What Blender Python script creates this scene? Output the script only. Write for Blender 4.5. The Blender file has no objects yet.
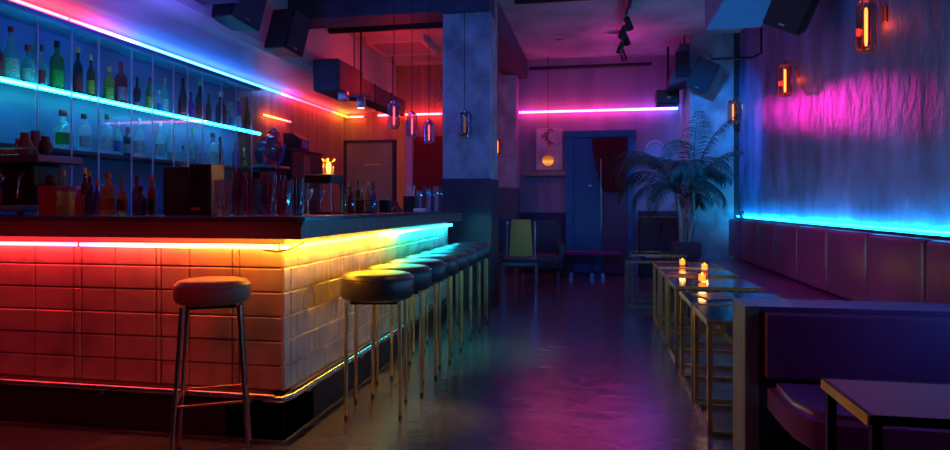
import bpy, bmesh, math, random
from mathutils import Vector, Matrix
random.seed(7)
S = bpy.context.scene
C = S.collection
PI = math.pi
# ---------------------------------------------------------------- camera frame (for laying out real positions)
H = 1.2; F = 650.0; YAW = math.radians(10.72)
ca, sa = math.cos(YAW), math.sin(YAW)
def on_x(px, X):
    t = (px-475)/F; D = X/(t*ca-sa); return D, D*(t*sa+ca)
def on_y(px, Y):
    t = (px-475)/F; D = Y/(t*sa+ca); return D, D*(t*ca-sa)
def zof(py, D): return H-(py-205)*D/F

# ---------------------------------------------------------------- materials
MATS = {}
def nodes_of(m):
    m.use_nodes = True
    nt = m.node_tree; return nt, nt.nodes['Principled BSDF']
def mat(name, col, rough=.5, metal=0, spec=.5, noise=None, bump=None, trans=0, ior=1.45, coat=0, sheen=0, coord='Object'):
    """noise=(scale xyz, amount) varies colour, bump=(scale xyz, strength)"""
    if name in MATS: return MATS[name]
    m = bpy.data.materials.new(name); nt, b = nodes_of(m)
    b.inputs['Base Color'].default_value = (*col, 1)
    b.inputs['Roughness'].default_value = rough
    b.inputs['Metallic'].default_value = metal
    b.inputs['Specular IOR Level'].default_value = spec
    b.inputs['Transmission Weight'].default_value = trans
    b.inputs['IOR'].default_value = ior
    b.inputs['Coat Weight'].default_value = coat
    L = nt.links; tc = nt.nodes.new('ShaderNodeTexCoord')
    def nz(sc, detail=6, seed=0):
        mp = nt.nodes.new('ShaderNodeMapping'); mp.inputs['Scale'].default_value = sc
        mp.inputs['Location'].default_value = (seed, seed, seed)
        n = nt.nodes.new('ShaderNodeTexNoise'); n.inputs['Scale'].default_value = 1; n.inputs['Detail'].default_value = detail
        L.new(tc.outputs[coord], mp.inputs[0]); L.new(mp.outputs[0], n.inputs['Vector']); return n.outputs['Fac']
    if noise:
        f = nz(noise[0]); r = nt.nodes.new('ShaderNodeValToRGB')
        a = noise[1]
        r.color_ramp.elements[0].position = .3; r.color_ramp.elements[1].position = .7
        r.color_ramp.elements[0].color = (*[max(0, c*(1-a)) for c in col], 1)
        r.color_ramp.elements[1].color = (*[min(1, c*(1+a)) for c in col], 1)
        L.new(f, r.inputs[0]); L.new(r.outputs[0], b.inputs['Base Color'])
    if bump:
        f = nz(bump[0], 8, 5); bp = nt.nodes.new('ShaderNodeBump')
        bp.inputs['Strength'].default_value = bump[1]; bp.inputs['Distance'].default_value = bump[2] if len(bump) > 2 else .01
        L.new(f, bp.inputs['Height']); L.new(bp.outputs[0], b.inputs['Normal'])
    MATS[name] = m; return m
def glow(name, stops, strength, axis='X'):
    """light-giving tube whose colour runs along its length"""
    m = bpy.data.materials.new(name); m.use_nodes = True; nt = m.node_tree
    nt.nodes.clear(); o = nt.nodes.new('ShaderNodeOutputMaterial'); e = nt.nodes.new('ShaderNodeEmission')
    e.inputs['Strength'].default_value = strength
    if len(stops) == 1: e.inputs['Color'].default_value = (*stops[0][1], 1)
    else:
        tc = nt.nodes.new('ShaderNodeTexCoord'); sx = nt.nodes.new('ShaderNodeSeparateXYZ'); r = nt.nodes.new('ShaderNodeValToRGB')
        nt.links.new(tc.outputs['Generated'], sx.inputs[0]); nt.links.new(sx.outputs[axis], r.inputs[0]); nt.links.new(r.outputs[0], e.inputs['Color'])
        el = r.color_ramp.elements
        el[0].position = min(max(stops[0][0], 0), 1); el[0].color = (*stops[0][1], 1)
        el[1].position = min(max(stops[-1][0], 0), 1); el[1].color = (*stops[-1][1], 1)
        for p, c in stops[1:-1]:
            k = el.new(min(max(p, .001), .999)); k.color = (*c, 1)
    if strength > 10:
        # glass tube: the gas core seen square-on is paler than the tinted rim
        lw = nt.nodes.new('ShaderNodeLayerWeight'); lw.inputs['Blend'].default_value = .5
        mr = nt.nodes.new('ShaderNodeMapRange'); mr.inputs['From Min'].default_value = .66; mr.inputs['From Max'].default_value = .22
        mr.inputs['To Min'].default_value = 0; mr.inputs['To Max'].default_value = 1.15/strength
        va = nt.nodes.new('ShaderNodeVectorMath'); va.operation = 'ADD'
        nt.links.new(lw.outputs['Facing'], mr.inputs[0]); nt.links.new(mr.outputs[0], va.inputs[1])
        if e.inputs['Color'].is_linked: nt.links.new(e.inputs['Color'].links[0].from_socket, va.inputs[0])
        else: va.inputs[0].default_value = e.inputs['Color'].default_value[:3]
        nt.links.new(va.outputs[0], e.inputs['Color'])
    nt.links.new(e.outputs[0], o.inputs[0]); return m
def pane(name, tint=(.9, .97, 1), gl=.12, rough=.02):
    m = bpy.data.materials.new(name); m.use_nodes = True; nt = m.node_tree
    nt.nodes.clear(); o = nt.nodes.new('ShaderNodeOutputMaterial')
    t = nt.nodes.new('ShaderNodeBsdfTransparent'); t.inputs[0].default_value = (*tint, 1)
    g = nt.nodes.new('ShaderNodeBsdfGlossy'); g.inputs['Roughness'].default_value = rough
    fr = nt.nodes.new('ShaderNodeLayerWeight'); fr.inputs['Blend'].default_value = gl
    mx = nt.nodes.new('ShaderNodeMixShader')
    nt.links.new(fr.outputs['Facing' if gl > .2 else 'Fresnel'], mx.inputs[0]); nt.links.new(t.outputs[0], mx.inputs[1]); nt.links.new(g.outputs[0], mx.inputs[2])
    nt.links.new(mx.outputs[0], o.inputs[0]); return m
def bottle_glass(name, tint, dens=.35):
    """glass filled with drink, a share of it scattering light"""
    m = bpy.data.materials.new(name); nt, p = nodes_of(m)
    p.inputs['Base Color'].default_value = (*tint, 1); p.inputs['Roughness'].default_value = .04
    p.inputs['Transmission Weight'].default_value = 1-dens*.6; p.inputs['IOR'].default_value = 1.42
    p.inputs['Specular IOR Level'].default_value = .8; p.inputs['Coat Weight'].default_value = .8
    t = nt.nodes.new('ShaderNodeBsdfTransparent'); t.inputs[0].default_value = (*[.4+.6*c for c in tint], 1)
    mx = nt.nodes.new('ShaderNodeMixShader'); mx.inputs[0].default_value = .9
    o = nt.nodes['Material Output']
    nt.links.new(t.outputs[0], mx.inputs[1]); nt.links.new(p.outputs[0], mx.inputs[2]); nt.links.new(mx.outputs[0], o.inputs[0]); return m

M_floor = mat('floor_resin', (.10, .10, .115), .21, spec=1.0, ior=1.75, noise=((1.3, 1.3, 1), .45), bump=((8, 8, 8), .3, .02))
M_ceil = mat('ceiling_plaster', (.42, .40, .42), .8, noise=((1.5, 1.5, 1.5), .3), bump=((6, 2, 6), .3))
M_wallr = mat('rough_plaster', (.115, .20, .42), .6, spec=.4, noise=((3, 3, 1.2), .5), bump=((7, 7, 4.5), .7, .045))
M_wallb = mat('back_plaster', (.32, .24, .32), .8, noise=((3, 3, .6), .25), bump=((6, 6, 2), .2))
M_wallwood = mat('veneer_panel', (.38, .22, .14), .5, noise=((9, 9, .5), .3), bump=((20, 20, 1), .12))
M_dark = mat('dark_paint', (.035, .03, .045), .55, noise=((4, 4, 4), .3))
M_darkpan = mat('dark_panel', (.05, .035, .05), .4, noise=((3, 3, 1), .3))
M_soffit = mat('soffit_paint', (.55, .55, .6), .42, spec=.6, noise=((.8, .8, .8), .2), bump=((1.2, 1.2, 1.2), .3, .05))
M_column = mat('column_stucco', (.34, .36, .40), .8, noise=((5, 5, 4), .35), bump=((11, 11, 9), .8, .025))
M_beam = mat('beam_paint', (.07, .06, .10), .7, noise=((3, 3, 3), .3))
M_counter = mat('counter_wood', (.26, .13, .11), .3, spec=.6, noise=((1.5, 12, 12), .3))
M_countertop = mat('counter_top', (.07, .06, .08), .2, spec=.7, noise=((3, 3, 3), .3))
M_tile = mat('glazed_tile', (.58, .42, .31), .24, spec=.6, noise=((5, 5, 5), .22), bump=((14, 14, 14), .35, .01))
M_grout = mat('tile_grout', (.16, .12, .11), .8)
M_plinth = mat('plinth_paint', (.03, .02, .025), .4)
M_chrome = mat('chrome', (.75, .72, .70), .14, metal=1)
M_brass = mat('brass', (.85, .58, .26), .45, metal=1, noise=((30, 30, 6), .25))
M_steel = mat('brushed_steel', (.5, .5, .52), .3, metal=1)
M_blackm = mat('black_metal', (.03, .03, .035), .38, metal=.6)
M_plastic = mat('black_plastic', (.014, .014, .017), .45)
M_leather = mat('black_leather', (.045, .035, .045), .36, spec=.6, bump=((35, 35, 35), .25, .004))
M_maroon = mat('maroon_leather', (.17, .03, .17), .36, spec=.6, noise=((2, 2, 2), .25), bump=((14, 14, 14), .3, .012))
M_tan = mat('seat_leather', (.30, .15, .09), .42, bump=((35, 35, 35), .2, .004))
M_tabletop = mat('dark_lacquer', (.10, .035, .045), .1, spec=.9, noise=((3, 3, 3), .3))
M_glossblue = mat('smoked_glass', (.035, .05, .06), .09, spec=1.0)
M_cab = mat('cabinet_back', (.07, .24, .40), .3, spec=.6, noise=((1.5, 1.2, 1.2), .3))
M_cabdark = mat('cabinet_wood', (.06, .045, .05), .4)
M_doorblue = mat('blue_door', (.02, .17, .30), .5, noise=((2, 2, 1), .15))
M_curt = mat('maroon_cloth', (.20, .03, .05), .85)
M_curtred = mat('red_cloth', (.45, .05, .05), .85)
M_leaf = mat('palm_leaf', (.016, .04, .032), .5, noise=((6, 6, 6), .3))
M_trunk = mat('palm_stem', (.22, .17, .13), .7, noise=((3, 3, 20), .3))
M_pot = mat('planter_glaze', (.12, .06, .08), .4)
M_woodlt = mat('pale_wood', (.78, .48, .07), .4, noise=((6, 6, .8), .2))
M_shelfglass = pane('clear_pane', (.86, .95, .97), .12)
M_edge = mat('pane_edge', (.45, .6, .62), .2, spec=.9)
M_lampglass = pane('lamp_glass', (.95, .72, .62), .35, .05)
M_pendglass = pane('pendant_glass', (.85, .7, .82), .5, .06)
M_clear = bottle_glass('clear_glass', (.75, .85, .88), .22)
M_smoke = bottle_glass('smoked_glass_bowl', (.35, .2, .4), .4)
M_white = mat('paper_white', (.75, .75, .72), .6)

# ---------------------------------------------------------------- geometry helpers
def BM(): return bmesh.new()
def box(bm, x0, x1, y0, y1, z0, z1, bev=0, seg=2, M=None):
    r = bmesh.ops.create_cube(bm, size=1)['verts']
    for v in r:
        v.co = Vector(((x0+x1)/2+v.co.x*(x1-x0), (y0+y1)/2+v.co.y*(y1-y0), (z0+z1)/2+v.co.z*(z1-z0)))
    if M is not None:
        for v in r: v.co = M @ v.co
    if bev:
        es = list({e for v in r for e in v.link_edges})
        bmesh.ops.bevel(bm, geom=es, offset=bev, segments=seg, profile=.5, affect='EDGES')
    return bm
def tube(bm, p0, p1, r0, r1=None, n=12, caps=True):
    p0, p1 = Vector(p0), Vector(p1); r1 = r0 if r1 is None else r1
    d = p1-p0; q = d.to_track_quat('Z', 'Y').to_matrix().to_4x4()
    M = Matrix.Translation((p0+p1)/2) @ q
    bmesh.ops.create_cone(bm, cap_ends=caps, segments=n, radius1=r0, radius2=r1, depth=d.length, matrix=M)
    return bm
def path(bm, pts, r, n=8):
    """one continuous tube through points; r a number or a list"""
    pts = [Vector(p) for p in pts]; rings = []
    for i, p in enumerate(pts):
        d = (pts[min(i+1, len(pts)-1)]-pts[max(i-1, 0)]).normalized()
        u = d.cross(Vector((0, 0, 1)))
        if u.length < 1e-3: u = d.cross(Vector((0, 1, 0)))
        u.normalize(); w = d.cross(u); rr = r[i] if isinstance(r, (list, tuple)) else r
        rings.append([bm.verts.new(p+u*math.cos(2*PI*k/n)*rr+w*math.sin(2*PI*k/n)*rr) for k in range(n)])
    for a, b in zip(rings, rings[1:]):
        for k in range(n): bm.faces.new((a[k], a[(k+1) % n], b[(k+1) % n], b[k]))
    bm.faces.new(rings[0][::-1]); bm.faces.new(rings[-1]); return bm
def lathe(bm, prof, c=(0, 0, 0), n=20, squash=1.0, rot=0):
    """prof: (r, z) bottom to top"""
    rings = []
    for r, z in prof:
        r = max(r, .0004)
        rings.append([bm.verts.new((c[0]+r*math.cos(2*PI*k/n+rot), c[1]+r*squash*math.sin(2*PI*k/n+rot), c[2]+z)) for k in range(n)])
    for a, b in zip(rings, rings[1:]):
        for k in range(n): bm.faces.new((a[k], a[(k+1) % n], b[(k+1) % n], b[k]))
    bm.faces.new(rings[0][::-1]); bm.faces.new(rings[-1]); return bm
def prism(bm, pts, a0, a1, axis='y'):
    """outline pts in the plane square to axis, from a0 to a1"""
    def P(u, v, a): return {'y': (u, a, v), 'x': (a, u, v), 'z': (u, v, a)}[axis]
    A = [bm.verts.new(P(u, v, a0)) for u, v in pts]; B = [bm.verts.new(P(u, v, a1)) for u, v in pts]
    n = len(pts); bm.faces.new(A[::-1]); bm.faces.new(B)
    for k in range(n): bm.faces.new((A[k], A[(k+1) % n], B[(k+1) % n], B[k]))
    return bm
def obj(name, bm, m, parent=None, smooth=None):
    bmesh.ops.recalc_face_normals(bm, faces=bm.faces)
    me = bpy.data.meshes.new(name)
    off = Vector((0, 0, 0))
    if parent is None:
        xs = [v.co for v in bm.verts]
        off = Vector(((min(v.x for v in xs)+max(v.x for v in xs))/2, (min(v.y for v in xs)+max(v.y for v in xs))/2, min(v.z for v in xs)))
        for v in bm.verts: v.co -= off
    bm.to_mesh(me); bm.free()
    o = bpy.data.objects.new(name, me); C.objects.link(o); o.location = off
    if parent is not None: o.parent = parent
    for mm in (m if isinstance(m, (list, tuple)) else [m]): me.materials.append(mm)
    if smooth is not None:
        for p in me.polygons: p.use_smooth = True
        me.set_sharp_from_angle(angle=math.radians(smooth))
    return o
def tag(o, label, cat, group=None, kind=None):
    o['label'] = label; o['category'] = cat
    if group: o['group'] = group
    if kind: o['kind'] = kind
    return o
def thing(name, label, cat, loc=(0, 0, 0), rz=0, group=None):
    o = bpy.data.objects.new(name, None); C.objects.link(o); o.location = loc; o.rotation_euler = (0, 0, rz)
    o.empty_display_size = .1
    return tag(o, label, cat, group)
def struct(name, bm, m, label=None, parent=None, smooth=None):
    o = obj(name, bm, m, parent, smooth)
    if parent is None: o['kind'] = 'structure'
    if label: o['label'] = label
    return o
def dup(root, loc, rz, label, scale=None):
    r = root.copy(); C.objects.link(r); r.location = loc; r.rotation_euler = (0, 0, rz); r['label'] = label
    if scale: r.scale = scale
    def rec(src, dst):
        for ch in list(src.children):
            c = ch.copy(); C.objects.link(c); c.parent = dst; rec(ch, c)
    rec(root, r); return r

# ================================================================ THE SETTING
XL, XR, YB, ZC = -4.69, 2.08, 11.6, 3.78
struct('floor', box(BM(), -5.2, 2.3, -.6, 11.9, -.1, 0), M_floor, 'dark glossy resin floor reflecting coloured light')
struct('ceiling', box(BM(), -4.9, 2.3, -.6, 11.9, ZC, ZC+.1), M_ceil, 'rough plaster ceiling above the bar and lounge')
b = BM(); box(b, -4.9, -1.85, YB, YB+.15, 0, ZC)
struct('wall_back', b, M_wallwood, 'veneered back wall behind the bar')
b = BM(); box(b, -1.85, 2.3, YB, YB+.15, 0, ZC)
struct('wall_far', b, M_wallb, 'plain plastered end wall of the lounge')
struct('wall_left', box(BM(), -4.9, XL, -.6, YB, 0, ZC), M_wallwood, 'veneered side wall behind the back bar')
struct('wall_right', box(BM(), XR, XR+.2, -.6, YB, 0, ZC), M_wallr, 'rough streaked plaster wall above the banquette')
# soffit over the back bar
b = BM(); prism(b, [(-4.69, 2.90), (-3.78, 2.97), (-3.70, 3.02), (-3.70, 3.78), (-4.69, 3.78)], -.6, YB)
struct('trim_1', b, M_soffit, 'pale boxed soffit along the back bar')
# column with dark panelling
col = struct('column', box(BM(), -1.80, -1.235, 7.47, 8.03, 0, ZC), M_column, 'square stuccoed column at the end of the bar')
b = BM(); box(b, -1.815, -1.22, 7.455, 8.045, 0, 1.51, .004); struct('column_panelling', b, M_darkpan, 'dark panelling round the foot of the column', parent=col)
bpy.context.view_layer.update()
for ch in col.children: ch.location = -col.location
pil = struct('pilaster', box(BM(), -1.92, -1.39, 11.15, YB, 0, 3.45), M_column, 'narrow pilaster on the end wall left of the blue door')
ch = struct('pilaster_panelling', box(BM(), -1.935, -1.375, 11.135, YB, 0, 1.5), mat('green_panel', (.07, .10, .09), .45), 'dark green panelling', parent=pil); ch.location = -pil.location
pr = struct('corner_pilaster', box(BM(), 1.37, 2.0, 10.3, YB, 0, ZC), M_column, 'wide stuccoed corner pier behind the palm')
# beams
struct('trim_2', box(BM(), -3.70, -1.23, 7.35, 7.78, 3.45, ZC), M_beam, 'dark cross beam from the soffit to the column')
struct('trim_3', box(BM(), -1.62, -1.24, 8.05, YB, 3.46, ZC), M_beam, 'dark beam running from the column to the end wall')
struct('trim_4', box(BM(), 1.25, 1.86, -.6, 8.1, 3.28, ZC), mat('casing_blue_lit', (.12, .34, .62), .45), 'boxed casing under the ceiling above the banquette')  # blue light on the casing is put into its base colour
struct('trim_5', box(BM(), -1.24, XR, 6.2, 6.45, 3.62, ZC), M_beam, 'shallow dark beam across the lounge ceiling')
struct('baseboard_right', box(BM(), XR-.02, XR, -.6, 10.3, 0, .12), M_dark)
# wainscot on the end wall
b = BM(); box(b, -1.39, -.50, YB-.03, YB, 0, 1.02); box(b, -1.39, -.50, YB-.05, YB, 1.02, 1.07)
struct('trim_6', b, M_darkpan, 'dark wainscot left of the blue door')
b = BM(); box(b, .68, 1.37, YB-.03, YB, 0, 1.05); box(b, .68, 1.37, YB-.05, YB, 1.05, 1.10)
struct('trim_7', b, M_darkpan, 'dark wainscot right of the blue door')
struct('trim_8', box(BM(), 2.0, XR, 10.32, 10.4, 0, 3.78), M_dark, 'dark upright strip in the corner beside the pier')

# blue double door in the end wall
def DX(px): return on_y(px, YB-.05)[1]
dz1 = zof(138, 11.4)
door = struct('door_1', box(BM(), DX(573), DX(601.5), YB-.09, YB-.03, .02, dz1), M_doorblue, 'blue leaf of the double door')
def sub(name, bm, m, par, smooth=None, label=None):
    o = obj(name, bm, m, par, smooth); o.location = -par.location
    if label: o['label'] = label
    return o
b = BM(); x0, x1 = DX(566), DX(634)
box(b, x0, DX(573), YB-.13, YB, 0, dz1, .004); box(b, DX(628), x1, YB-.13, YB, 0, dz1, .004); box(b, x0-.03, x1+.03, YB-.14, YB, dz1, dz1+.12, .01)
sub('door_frame', b, M_doorblue, door)
b = BM(); tube(b, (DX(601), YB-.15, .75), (DX(601), YB-.15, 2.0), .012); tube(b, (DX(601), YB-.15, .9), (DX(601), YB-.08, .9), .008); tube(b, (DX(601), YB-.15, 1.85), (DX(601), YB-.08, 1.85), .008)
sub('door_handle', b, M_steel, door, 40, 'tall steel pull bar')
sub('door_latch', box(BM(), DX(588), DX(592), YB-.105, YB-.085, 1.52, 1.55, .003), M_steel, door)
struct('door_2', box(BM(), DX(602.5), DX(628), YB-.09, YB-.03, .02, dz1), mat('plum_door', (.09, .05, .12), .5), 'plum leaf of the double door')
# curtain half across the doorway: pleated cloth sheet, thick
def curtain(outline_left, outline_right, z0, z1, y, m, waves, amp, name, label):
    b = BM(); nz, nx = 24, 60; grid = []
    for i in range(nz+1):
        t = i/nz; z = z1+(z0-z1)*t; l = outline_left(t); r = outline_right(t); row = []
        for j in range(nx+1):
            u = j/nx; row.append(b.verts.new((l+(r-l)*u, y+amp*math.sin(u*waves*2*PI+t)*(.5+.5*t), z)))
        grid.append(row)
    for i in range(nz):
        for j in range(nx): b.faces.new((grid[i][j], grid[i][j+1], grid[i+1][j+1], grid[i+1][j]))
    r = bmesh.ops.solidify(b, geom=b.faces[:], thickness=.006)
    o = obj(name, b, m, None, 60); return tag(o, label, 'curtain')
xa, xb, xc = DX(592), DX(627), DX(603)
curtain(lambda t: xa+(xc-xa)*t**1.6, lambda t: xb-.06*t, zof(192, 11.4), dz1-.02, YB-.14, M_curt, 7, .016, 'curtain', 'dark maroon curtain draped across the upper right of the blue doorway')

# board / cupboard door and curtain on the bar's back wall
def BX(px, y=YB-.03): return on_y(px, y)[1]
dd = struct('door_3', box(BM(), BX(347), BX(393), YB-.06, YB-.01, .02, 2.36, .006), mat('grey_board', (.24, .30, .16), .45, noise=((2, 2, .6), .2)), 'plain grey brown service door behind the bar')
b = BM(); box(b, BX(344), BX(347), YB-.08, YB, 0, 2.36); box(b, BX(393), BX(396), YB-.08, YB, 0, 2.36); box(b, BX(344), BX(396), YB-.08, YB, 2.36, 2.41)
sub('door_frame', b, M_dark, dd)
sub('name_plate', box(BM(), BX(365), BX(381), YB-.068, YB-.058, 1.94, 1.965), M_brass, dd, label='thin brass plate on the service door')
struct('trim_9', box(BM(), BX(398), BX(406), YB-.10, YB, 0, 2.95), M_woodlt, 'yellowish upright board beside the service door')
struct('trim_10', box(BM(), BX(407), BX(414), YB-.14, YB, 0, 2.75), mat('pale_trim', (.5, .4, .5), .5), 'pale upright trim beside the red curtain')
xl, xr = BX(414, YB-.12), BX(444, YB-.12)
curtain(lambda t: xl, lambda t: xr, .05, 2.45, YB-.12, M_curtred, 9, .02, 'curtain', 'red pleated curtain on the back wall between bar and column')
# lattice decoration left of column high on back wall
b = BM()
for k in range(16):
    x = BX(431)+random.random()*.22; z = 2.95+random.random()*.7; pts = []
    for q in range(5):
        pts.append((x, YB-.012, z)); x += random.uniform(-.06, .06); z += random.uniform(.02, .08)
    path(b, pts, .006, 5)
tag(obj('twig_relief', b, mat('relief_paint', (.5, .35, .35), .5)), 'tangled twig relief high on the back wall beside the column', 'wall decoration')

# ================================================================ LIGHT TUBES
RED = (1, .012, .03); PINKRED = (1, .05, .22); ORANGE = (1, .16, .005); YEL = (1, .43, .008); CYAN = (.03, .75, 1); GREEN = (.25, 1, .35)
BLUE = (.012, .17, 1); MAG = (1, .03, .62); ICE = (.10, .50, 1)
def strip(pts, r, m, label, name='neon_tube', cat='neon light', clips=True, wall=None):
    b = BM(); path(b, pts, r, 10)
    t = tag(obj(name, b, m, None, 50), label, cat, None)
    if clips:
        n = max(2, int((Vector(pts[-1])-Vector(pts[0])).length/1.2))
        d = (Vector(pts[-1])-Vector(pts[0])).normalized()*.005
        for k in range(n+1):
            p = Vector(pts[0]).lerp(Vector(pts[-1]), .01+.98*k/n); bb = BM(); tube(bb, p-d, p+d, r*1.15, n=10)
            if wall is not None:
                q = p+Vector(wall); e_ = Vector((.006, .006, .006)); lo = Vector([min(p[a], q[a]) for a in range(3)])-e_; hi = Vector([max(p[a], q[a]) for a in range(3)])+e_
                for a in range(3):
                    if abs(wall[a]) > 0:
                        if wall[a] > 0: hi[a] = q[a]
                        else: lo[a] = q[a]
                box(bb, lo.x, hi.x, lo.y, hi.y, lo.z, hi.z)
            c = obj('clip', bb, M_steel, t, 40); c.location = -t.location
    return t
yS = lambda px: on_x(px, -4.62)[1]
y0, y1 = 3.6, 11.5
f = lambda y: (y-y0)/(y1-y0)
strip([(-4.60, y0, 2.845), (-4.60, y1, 2.845)], .016, glow('tube_soffit', [(0, RED), (f(5.1), RED), (f(5.5), (.3, .1, 1)), (f(5.9), BLUE), (f(8.9), BLUE), (f(9.25), MAG), (f(9.6), RED), (f(10.7), RED), (f(11.1), ORANGE), (f(11.5), YEL)], 17, 'Y'),
      'long tube under the soffit running red, then blue, then red above the bottles', wall=(-.09, 0, 0))
strip([(-4.56, 11.50, 2.845), (-4.28, 11.50, 2.845)], .014, glow('tube_corner', [(0, ORANGE), (1, RED)], 32, 'X'), 'short orange tube turning the far corner above the service door', wall=(0, .10, 0))
strip([(BX(378, 11.5), 11.5, 2.86), (BX(442, 11.5), 11.5, 2.86)], .020, glow('tube_back_red', [(0, RED)], 26), 'red tube on the back wall between service door and column', wall=(0, .10, 0))
strip([(-1.375, 11.5, 2.845), (1.33, 11.5, 2.845)], .022, glow('tube_back_pink', [(0, (1, .02, .5)), (.1, (1, .015, .22)), (.55, (1, .015, .4)), (.88, (.5, .05, 1)), (1, BLUE)], 18, 'X'), 'pink tube on the end wall above the blue door', wall=(0, .10, 0))
strip([(-4.62, 8.45, 2.47), (-4.62, 9.25, 2.47)], .012, glow('orange_reflection', [(0, ORANGE), (1, RED)], 22, 'Y'), 'short orange neon reflection, built as a tube, on the side wall past the end of the bottle cabinet', wall=(-.07, 0, 0))  # orange neon reflection on the wall, built as a glowing tube
strip([(XR-.035, 2.2, 1.035), (XR-.035, 10.26, 1.035)], .010, glow('tube_banquette', [(0, (.002, .50, 1)), (1, (.002, .44, 1))], 75, 'Y'), 'cyan tube along the wall on top of the banquette back', wall=(.035, 0, 0))

# ================================================================ BAR COUNTER
XB, YF = -1.60, 3.12        # tile faces
bar = thing('bar_counter', 'long L-shaped bar counter clad in glazed tiles under the neon tube', 'bar counter', (-3.2, 4.5, 0))
def bpart(name, bm, m, label=None, smooth=None):
    o = obj(name, bm, m, bar, smooth); o.location = -bar.location
    if label: o['label'] = label
    return o
b = BM(); box(b, -4.0, XB+.0, YF+.012, YF+.45, .0, 1.03); box(b, XB-.45, XB-.012, YF+.46, 6.87, 0, 1.029); box(b, XB-.3, XB-.013, YF+.013, YF+.461, 0, 1.028) if False else None
bpart('carcass', b, M_grout, 'dark core behind the tiles')
zr = [.237+k*(1.0-.237)/6 for k in range(7)]
b = BM(); g = .005
g = .0035; x = XB; xs = []
w = [.25, .04, .25, .17, .03, .25, .21, .05, .25, .25, .03]
k = 0
while x > -3.75: xs.append((x-w[k % len(w)], x)); x -= w[k % len(w)]; k += 1
for xa_, xb_ in xs:
    for i in range(6): box(b, xa_+g, xb_-g, YF-.002+random.uniform(-.0015, .0015), YF+.02, zr[i]+g, zr[i+1]-g, .004, 1)
bpart('front_tiles', b, M_tile, 'wide glazed tiles lit red to orange')
b = BM(); box(b, XB-.018, XB+.001, YF+.001, 6.868, .238, .999)
bpart('side_grout', b, mat('gold_grout', (.80, .55, .24), .4), 'golden joints between the side tiles')
b = BM(); ny = 52; dy = (6.87-YF)/ny; g = .0035
for j in range(ny):
    for i in range(6):
        a = random.uniform(-.012, .012)
        box(b, XB-.02, XB+.005+a*.3, YF+j*dy+g, YF+(j+1)*dy-g, zr[i]+g, zr[i+1]-g, .004, 1)
bpart('side_tiles', b, mat('pale_tile', (.60, .52, .44), .2, spec=.7, noise=((5, 5, 5), .25), bump=((9, 9, 9), .5, .02)), 'small upright glazed tiles lit yellow to green')
b = BM(); box(b, -4.0, -1.57, 3.07, YF+.3, 0, .20, .004); box(b, XB-.3, -1.57, 3.07, 6.87, 0, .20, .004)
bpart('plinth', b, M_plinth)
b = BM(); box(b, -4.0, -1.565, 3.062, YF+.05, .20, .237, .004); box(b, XB-.05, -1.565, 3.062, 6.87, .20, .237, .004)
bpart('ledge', b, mat('ledge_wood', (.10, .05, .04), .3), 'dark ledge above the plinth')
b = BM(); path(b, [(-4.0, 3.035, .228), (-1.66, 3.035, .228), (-1.60, 3.03, .228)], .017, 12); path(b, [(-1.66, 3.035, .218), (-1.56, 3.03, .222), (-1.535, 3.10, .222), (-1.535, 6.85, .222)], .017, 12)
bpart('foot_rail', b, M_chrome, 'polished foot rail', 50)
b = BM()
for xx in (-1.75, -2.6, -3.45): box(b, xx-.015, xx+.015, 3.035, 3.07, .19, .22)
for yy in (3.3, 4.1, 4.9, 5.7, 6.5): box(b, -1.57, -1.535, yy-.015, yy+.015, .19, .22)
bpart('rail_bracket', b, M_steel)
top = thing('countertop', 'dark polished countertop with a deep wooden fascia on the bar', 'countertop', (-3.0, 4.5, 1.03))
b = BM(); prism(b, [(-4.0, 2.975), (-1.45, 2.975), (-1.424, 3.0), (-1.424, 6.90), (-2.05, 6.90), (-2.05, 3.62), (-4.0, 3.62)], 1.118, 1.14, 'z')
o = obj('top_slab', b, M_countertop, top); o.location = -top.location
b = BM(); box(b, -4.0, -1.437, 2.988, 3.02, 1.03, 1.117, .003); box(b, -1.469, -1.438, 3.021, 6.87, 1.031, 1.117, .003); box(b, -1.99, -1.469, 6.84, 6.87, 1.03, 1.117)
box(b, -4.0, -1.47, 3.02, 3.55, 1.03, 1.05); box(b, -2.0, -1.47, 3.55, 6.84, 1.03, 1.05)
box(b, -4.0, -1.431, 2.982, 2.99, 1.098, 1.117); box(b, -1.44, -1.431, 2.982, 6.87, 1.098, 1.117)
o = obj('fascia', b, M_counter, top); o.location = -top.location; o['label'] = 'reddish wooden fascia under the slab'
f2 = lambda x: (x+3.98)/(2.405)
strip([(-3.98, 3.085, .985), (-1.575, 3.085, .985)], .0125, glow('tube_bar_front', [(0, RED), (f2(-2.75), RED), (f2(-2.35), (1, .07, .04)), (f2(-2.0), ORANGE), (f2(-1.7), (1, .3, .006)), (1, YEL)], 30, 'X'), 'tube under the front edge of the bar glowing red to orange')
strip([(-1.556, 3.07, .985), (-1.556, 6.85, .985)], .0125, glow('tube_bar_side', [(0, YEL), (.36, YEL), (.45, (.6, .9, .08)), (.54, (.02, .8, .35)), (.7, (.005, .6, .7)), (1, (.005, .5, .9))], 62, 'Y'), 'tube under the side edge of the bar glowing yellow to turquoise')
b = BM(); path(b, [(-1.68, 3.07, .97), (-1.60, 3.055, .962), (-1.54, 3.06, .975), (-1.52, 3.12, .99), (-1.535, 3.22, 1.0)], .005, 6)
tag(obj('neon_cable', b, mat('cable_rubber', (.2, .1, .05), .5)), 'thin cable looped round the corner of the bar by the neon', 'cable')

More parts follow.
